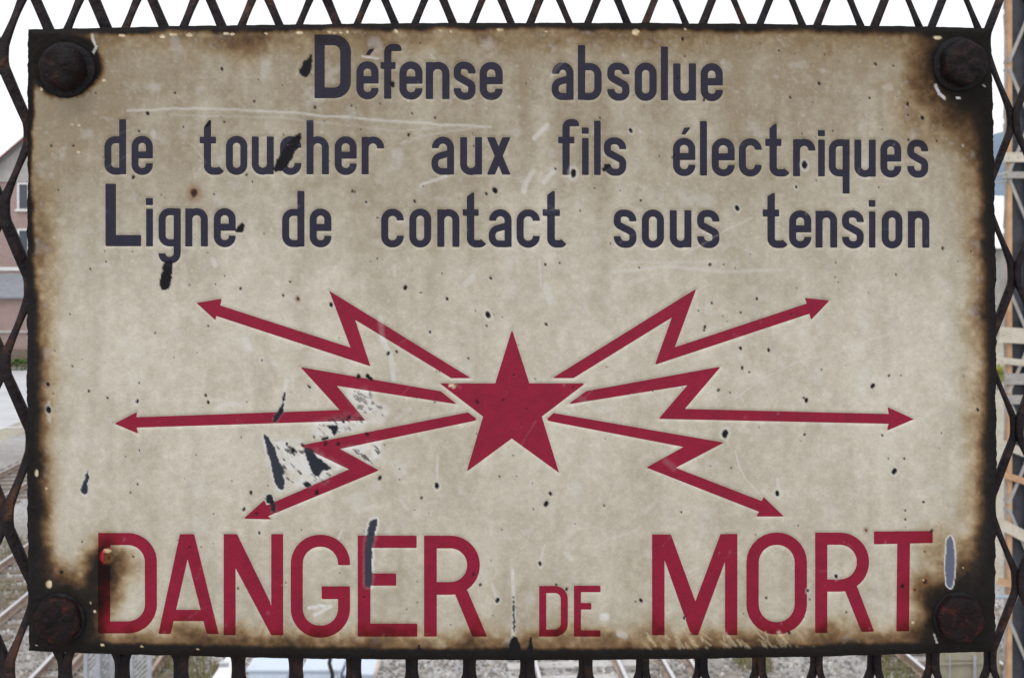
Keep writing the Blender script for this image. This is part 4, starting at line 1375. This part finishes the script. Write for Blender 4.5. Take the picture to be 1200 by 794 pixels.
# low hedge along the lean-to
def hedge():
    vs, fs = [], []
    for _ in range(4200):
        x = random.uniform(gx(-60, 68), gx(120, 68)); y = 67.6 + random.uniform(-.45, .45); h = .62 + .12 * math.sin(x * 2.1) + .06 * math.sin(x * 5.3)
        z_ = random.uniform(.02, h) if abs(y - 67.6) > .3 else random.uniform(h * .6, h)
        s_ = random.uniform(.05, .11); a = random.uniform(0, 6.28); b_ = random.uniform(-.9, .9)
        i = len(vs); ca, sa = math.cos(a) * s_, math.sin(a) * s_
        vs += [(x - ca, y - sa, z_), (x + sa * .5, y - ca * .5, z_ + b_ * s_), (x + ca, y + sa, z_ + s_ * .3), (x - sa * .5, y + ca * .5, z_ - b_ * s_)]
        fs.append((i, i + 1, i + 2, i + 3))
    o = empty('hedge', (gx(30, 68), 67.6, 0))
    tag(o, 'low green hedge along the foot of the brick house', 'hedge')
    f = mesh_obj('foliage', [(v_[0] - o.location.x, v_[1] - 67.6, v_[2]) for v_ in vs], fs, simple_mat('hedge_leaf', (.10, .16, .045), .8, .3, 2.5), o)
    bm = bmesh.new()
    for k in range(22):
        x = gx(-58 + k * 8.2, 68) - o.location.x
        add_tube(bm, [(x, 0, -.02), (x + .04, .03, .3), (x - .05, .02, .5)], .02, 5)
    bm_obj('stem', bm, M_WOOD, o)
hedge()

# ------------------------------------------------------------------ pale warehouse and hills on the right
wd = 95.0
wh = empty('warehouse', (gx(1165, wd), wd, 0))
tag(wh, 'long pale warehouse with bright sheet roof beyond the tracks', 'building')
WL = Vector(wh.location)
M_WHW = simple_mat('stained_grey_wall', (.42, .41, .39), .9, .3, .9, (.27, .265, .26), .2, 20)
M_WHR = simple_mat('pale_sheet_roof', (.80, .80, .80), .6, .06, 1.0)
wz0, wz1 = gz(290, wd), gz(232, wd + 8)
mesh_obj('wall', [(-12, 0, 0), (14, 0, 0), (14, 0, wz0), (-12, 0, wz0), (-12, 16, 0), (14, 16, 0), (14, 16, wz0), (-12, 16, wz0), (-12, 8, wz1), (14, 8, wz1)],
         [(0, 1, 2, 3), (1, 5, 6, 9, 2), (4, 0, 3, 8, 7), (5, 4, 7, 6)], M_WHW, wh)
for k in range(13):
    x = -12.4 + k * 2.06
    bm = bmesh.new(); vs_ = [bm.verts.new(p) for p in ((x, -.5, wz0 - .1), (x + 2.05, -.5, wz0 - .1), (x + 2.05, 8, wz1 + .1), (x, 8, wz1 + .1))]
    f_ = bm.faces.new(vs_); rr_ = bmesh.ops.extrude_face_region(bm, geom=[f_])
    for v_ in [q for q in rr_['geom'] if isinstance(q, bmesh.types.BMVert)]: v_.co.z += .12 + .03 * (k % 2)
    bm_obj('roof_sheet', bm, M_WHR, wh)
for k in range(8):
    x = -10.5 + k * 3.0
    bm = bmesh.new(); add_box(bm, x, x + 1.5, -.06, -.003, 3.2, 5.6); w_ = bm_obj('window', bm, M_GLASS, wh)
    bm = bmesh.new(); add_box(bm, x - .12, x + 1.62, -.16, -.004, 3.0, 3.19); bm_obj('sill', bm, M_WHITE, w_)

def hills():
    n, m = 90, 14
    vs, fs = [], []
    for j in range(m):
        for i in range(n):
            X = -300 + 3000 * i / (n - 1); t = j / (m - 1)
            env = max(0, math.sin(math.pi * min(1, max(0, (X + 200) / 2700)))) ** .7
            zz = (430 + 70 * math.sin(X * .004) + 40 * math.sin(X * .011 + 1) + 25 * math.sin(X * .027 + 2)) * env * math.sin(t * math.pi * .5) ** .9 + 10 * math.sin(X * .06 + j * 1.7) * t * env
            vs.append((X, 2600 + 900 * t + 60 * math.sin(X * .01 + j), -1 + zz))
    for j in range(m - 1):
        for i in range(n - 1):
            a = j * n + i; fs.append((a, a + 1, a + n + 1, a + n))
    o = mesh_obj('hills', vs, fs, simple_mat('haze_blue_hillside', (.20, .26, .33), .95, .2, .01, (.15, .20, .27)), None, True)  # distance haze painted into the bluish base colour
    tag(o, kind='structure')
hills()

# yellow-leaved shrub by the mast
def shrub(X, Y, hgt, rad, n, lab):
    o = empty('shrub', (X, Y, -.02)); tag(o, lab, 'shrub')
    vs, fs = [], []
    for _ in range(n):
        a, b_ = random.uniform(0, 6.28), math.acos(random.uniform(-1, 1)); r = rad * random.random() ** .4 * random.uniform(.7, 1.1)
        p = (r * math.sin(b_) * math.cos(a), r * math.sin(b_) * math.sin(a), hgt * .58 + r * math.cos(b_) * hgt / rad * .42)
        s_ = random.uniform(.04, .08); t = random.uniform(0, 6.28); u_ = random.uniform(-1, 1); i = len(vs)
        ca, sa = math.cos(t) * s_, math.sin(t) * s_
        vs += [(p[0] - ca, p[1] - sa, p[2]), (p[0] + sa * .5, p[1] - ca * .5, p[2] + u_ * s_), (p[0] + ca, p[1] + sa, p[2] + .3 * s_), (p[0] - sa * .5, p[1] + ca * .5, p[2] - u_ * s_)]
        fs.append((i, i + 1, i + 2, i + 3))
    mesh_obj('foliage', vs, fs, simple_mat('yellow_leaf', (.42, .40, .06), .8, .3, 3, (.20, .25, .05)), o)
    bm = bmesh.new()
    for k in range(6):
        a = k * 1.05
        add_tube(bm, [(0.03 * math.cos(a), .03 * math.sin(a), -.03), (.2 * rad * math.cos(a), .2 * rad * math.sin(a), hgt * .4), (.5 * rad * math.cos(a), .5 * rad * math.sin(a), hgt * .75)], .015, 5)
    bm_obj('stem', bm, M_WOOD, o)
shrub(gx(1170, 58), 58, 1.5, .7, 900, 'yellow green shrub between the lattice mast and the warehouse')

# ------------------------------------------------------------------ trackside boxes under the sign's lower edge
M_CAB = simple_mat('pale_blue_cabinet', (.56, .63, .74), .45, .06, 4)
M_CABW = simple_mat('white_cover', (.80, .80, .79), .6, .06, 4)
M_GALV = simple_mat('galvanised_steel', (.50, .53, .57), .45, .15, 9, metallic=.4)
M_KHAKI = simple_mat('khaki_box', (.36, .33, .25), .7, .15, 5)
M_BLK = simple_mat('black_rubber', (.02, .02, .022), .6, .2, 20)


def cabinet(px0, px1, ztop, d, depth, lab, extra):
    x0, x1 = gx(px0, d), gx(px1, d)
    o = empty('equipment_cabinet', ((x0 + x1) / 2, d, -.012)); tag(o, lab, 'cabinet', 'pale cabinets beside the track')
    w = (x1 - x0) / 2
    bm = bmesh.new(); add_box(bm, -w, w, 0, depth, .06, ztop, .012); bm_obj('body', bm, M_CAB, o)
    bm = bmesh.new(); add_box(bm, -w - .03, w + .03, -.03, depth + .03, ztop + .001, ztop + .05, .01); bm_obj('lid', bm, M_CAB, o)
    bm = bmesh.new(); add_box(bm, -w * .97, w * .97, .03, depth - .03, -.1, .059); bm_obj('plinth', bm, M_KHAKI, o)
    bm = bmesh.new(); add_box(bm, -w * .9, w * .9, -.014, -.001, .12, ztop - .06, .004); dr = bm_obj('door', bm, M_CAB, o)
    for q in extra:
        bm = bmesh.new(); bmesh.ops.create_cone(bm, cap_ends=True, segments=20, radius1=q[2], radius2=q[2] * .9, depth=.02)
        for v_ in bm.verts: v_.co = Vector((q[0] * w + v_.co.x, -.024 - v_.co.z, q[1] + v_.co.y))
        bm_obj('lock', bm, M_GALV, dr)
    return o


cabinet(291, 337, 1.35, 15.2, .5, 'pale blue metal cabinet with round lock beside the white cover', [(.25, .86, .05), (-.75, .8, .025), (.1, .7, .07)])
cabinet(356, 398, 1.35, 15.2, .5, 'pale blue metal cabinet with a black cable hanging beside it', [(.0, .6, .03)])
cabinet(404, 436, 1.25, 15.3, .5, 'narrow pale blue metal cabinet next to a leaning pale pipe', [(.5, .6, .02)])
bm = bmesh.new()
cz = gz(785, 15.0)
add_tube(bm, [(gx(388, 15.0), 15.0, cz + .25), (gx(386, 15.0), 15.0, cz + .1), (gx(390, 15.0), 14.98, cz - .05), (gx(388, 15), 14.96, cz - .4), (gx(387, 15), 15.0, 0.02)], .03, 8)
o = bm_obj('hanging_cable', bm, M_BLK, None, True); tag(o, 'black cable hanging down between two pale blue cabinets', 'cable')
# white tilted cover slab
bm = bmesh.new()
P = [(gx(245, 15.6), 15.6, gz(799, 15.6)), (gx(271, 15.6), 15.6, gz(799, 15.6)), (gx(271, 15.6), 15.9, gz(764, 15.6)), (gx(268, 15.6), 15.9, gz(764, 15.6))]
vs_ = [bm.verts.new(p) for p in P]; f_ = bm.faces.new(vs_)
rr_ = bmesh.ops.extrude_face_region(bm, geom=[f_])
for v_ in [q for q in rr_['geom'] if isinstance(q, bmesh.types.BMVert)]: v_.co.y += .08
lo = min(v_.co.z for v_ in bm.verts)
cov = empty('cover_slab', (gx(258, 15.6), 15.7, 0)); tag(cov, 'white slanted cover slab on a post beside the pale cabinet', 'slab')
for v_ in bm.verts: v_.co -= Vector(cov.location)
bm_obj('slab', bm, M_CABW, cov)
bm = bmesh.new(); add_box(bm, -.05, .09, .02, .12, -.05, lo + .25, .006); bm_obj('post', bm, M_GALV, cov)
# pale leaning pipe
bm = bmesh.new(); pd = 15.4
add_tube(bm, [(gx(446, pd), pd, gz(768, pd)), (gx(438, pd), pd, gz(793, pd)), (gx(372 + 20, pd), pd + .05, .0)], .035, 8)
o = bm_obj('leaning_pipe', bm, simple_mat('cream_pipe', (.66, .60, .52), .6), None, True); tag(o, 'thin cream pipe leaning beside the narrow blue cabinet', 'pipe')


# galvanised lattice screens
def screen(px0, px1, d, lab):
    x0, x1 = gx(px0, d), gx(px1, d); w = (x1 - x0) / 2
    o = empty('lattice_screen', ((x0 + x1) / 2, d, -.012)); tag(o, lab, 'panel', 'galvanised panels beside the rusty track')
    H = 1.75
    for sx in (-1, 1):
        bm = bmesh.new(); add_box(bm, sx * w - .03, sx * w + .03, -.03, .03, -.05, H, .005); bm_obj('post', bm, M_GALV, o)
    z_ = .1
    while z_ < H - .25:
        bm = bmesh.new(); add_bar(bm, (-w + .02, 0, z_), (w - .02, 0, min(z_ + 2 * w * .9, H)), .032, .012, Vector((0, 1, 0))); bm_obj('slat', bm, M_GALV, o)
        z_ += .075
    for zz in (.05, H - .03):
        bm = bmesh.new(); add_box(bm, -w, w, -.036, -.031, zz - .03, zz + .03); bm_obj('rail', bm, M_GALV, o)
screen(101, 115, 15.4, 'galvanised slatted panel next to the bolt corner of the sign')
screen(117, 131, 15.6, 'galvanised slatted panel between two other slatted panels')
screen(154, 175, 15.5, 'wide galvanised slatted panel beside the rusty rail')

# khaki trackside box at the right
kd = 17.6
kx0, kx1 = gx(1100, kd), gx(1172, kd)
kb = empty('trackside_box', ((kx0 + kx1) / 2, kd, -.012)); tag(kb, 'khaki metal trackside box with rods at the foot of the lattice mast', 'box')
kw = (kx1 - kx0) / 2
kzt = gz(752, kd)
bm = bmesh.new(); add_box(bm, -kw, kw, 0, .55, 0, kzt, .015); bm_obj('body', bm, M_KHAKI, kb)
bm = bmesh.new(); add_box(bm, -kw + .1, kw - .38, -.02, -.001, gz(772, kd), gz(764, kd) + .03, .004); bm_obj('cover_plate', bm, M_KHAKI, kb)
for (pa, q) in ((1141, .03), (1112, .014)):
    bm = bmesh.new(); add_tube(bm, [(gx(pa, kd) - kb.location.x, -.04, .0), (gx(pa, kd) - kb.location.x, -.04, gz(766, kd))], q, 8); bm_obj('rod', bm, M_GALV, kb)
bm = bmesh.new(); add_bar(bm, (-kw - .02, -.035, gz(776, kd)), (kw - .3, -.035, gz(774, kd)), .02, .03, Vector((0, 1, 0))); bm_obj('rod', bm, M_KHAKI, kb)
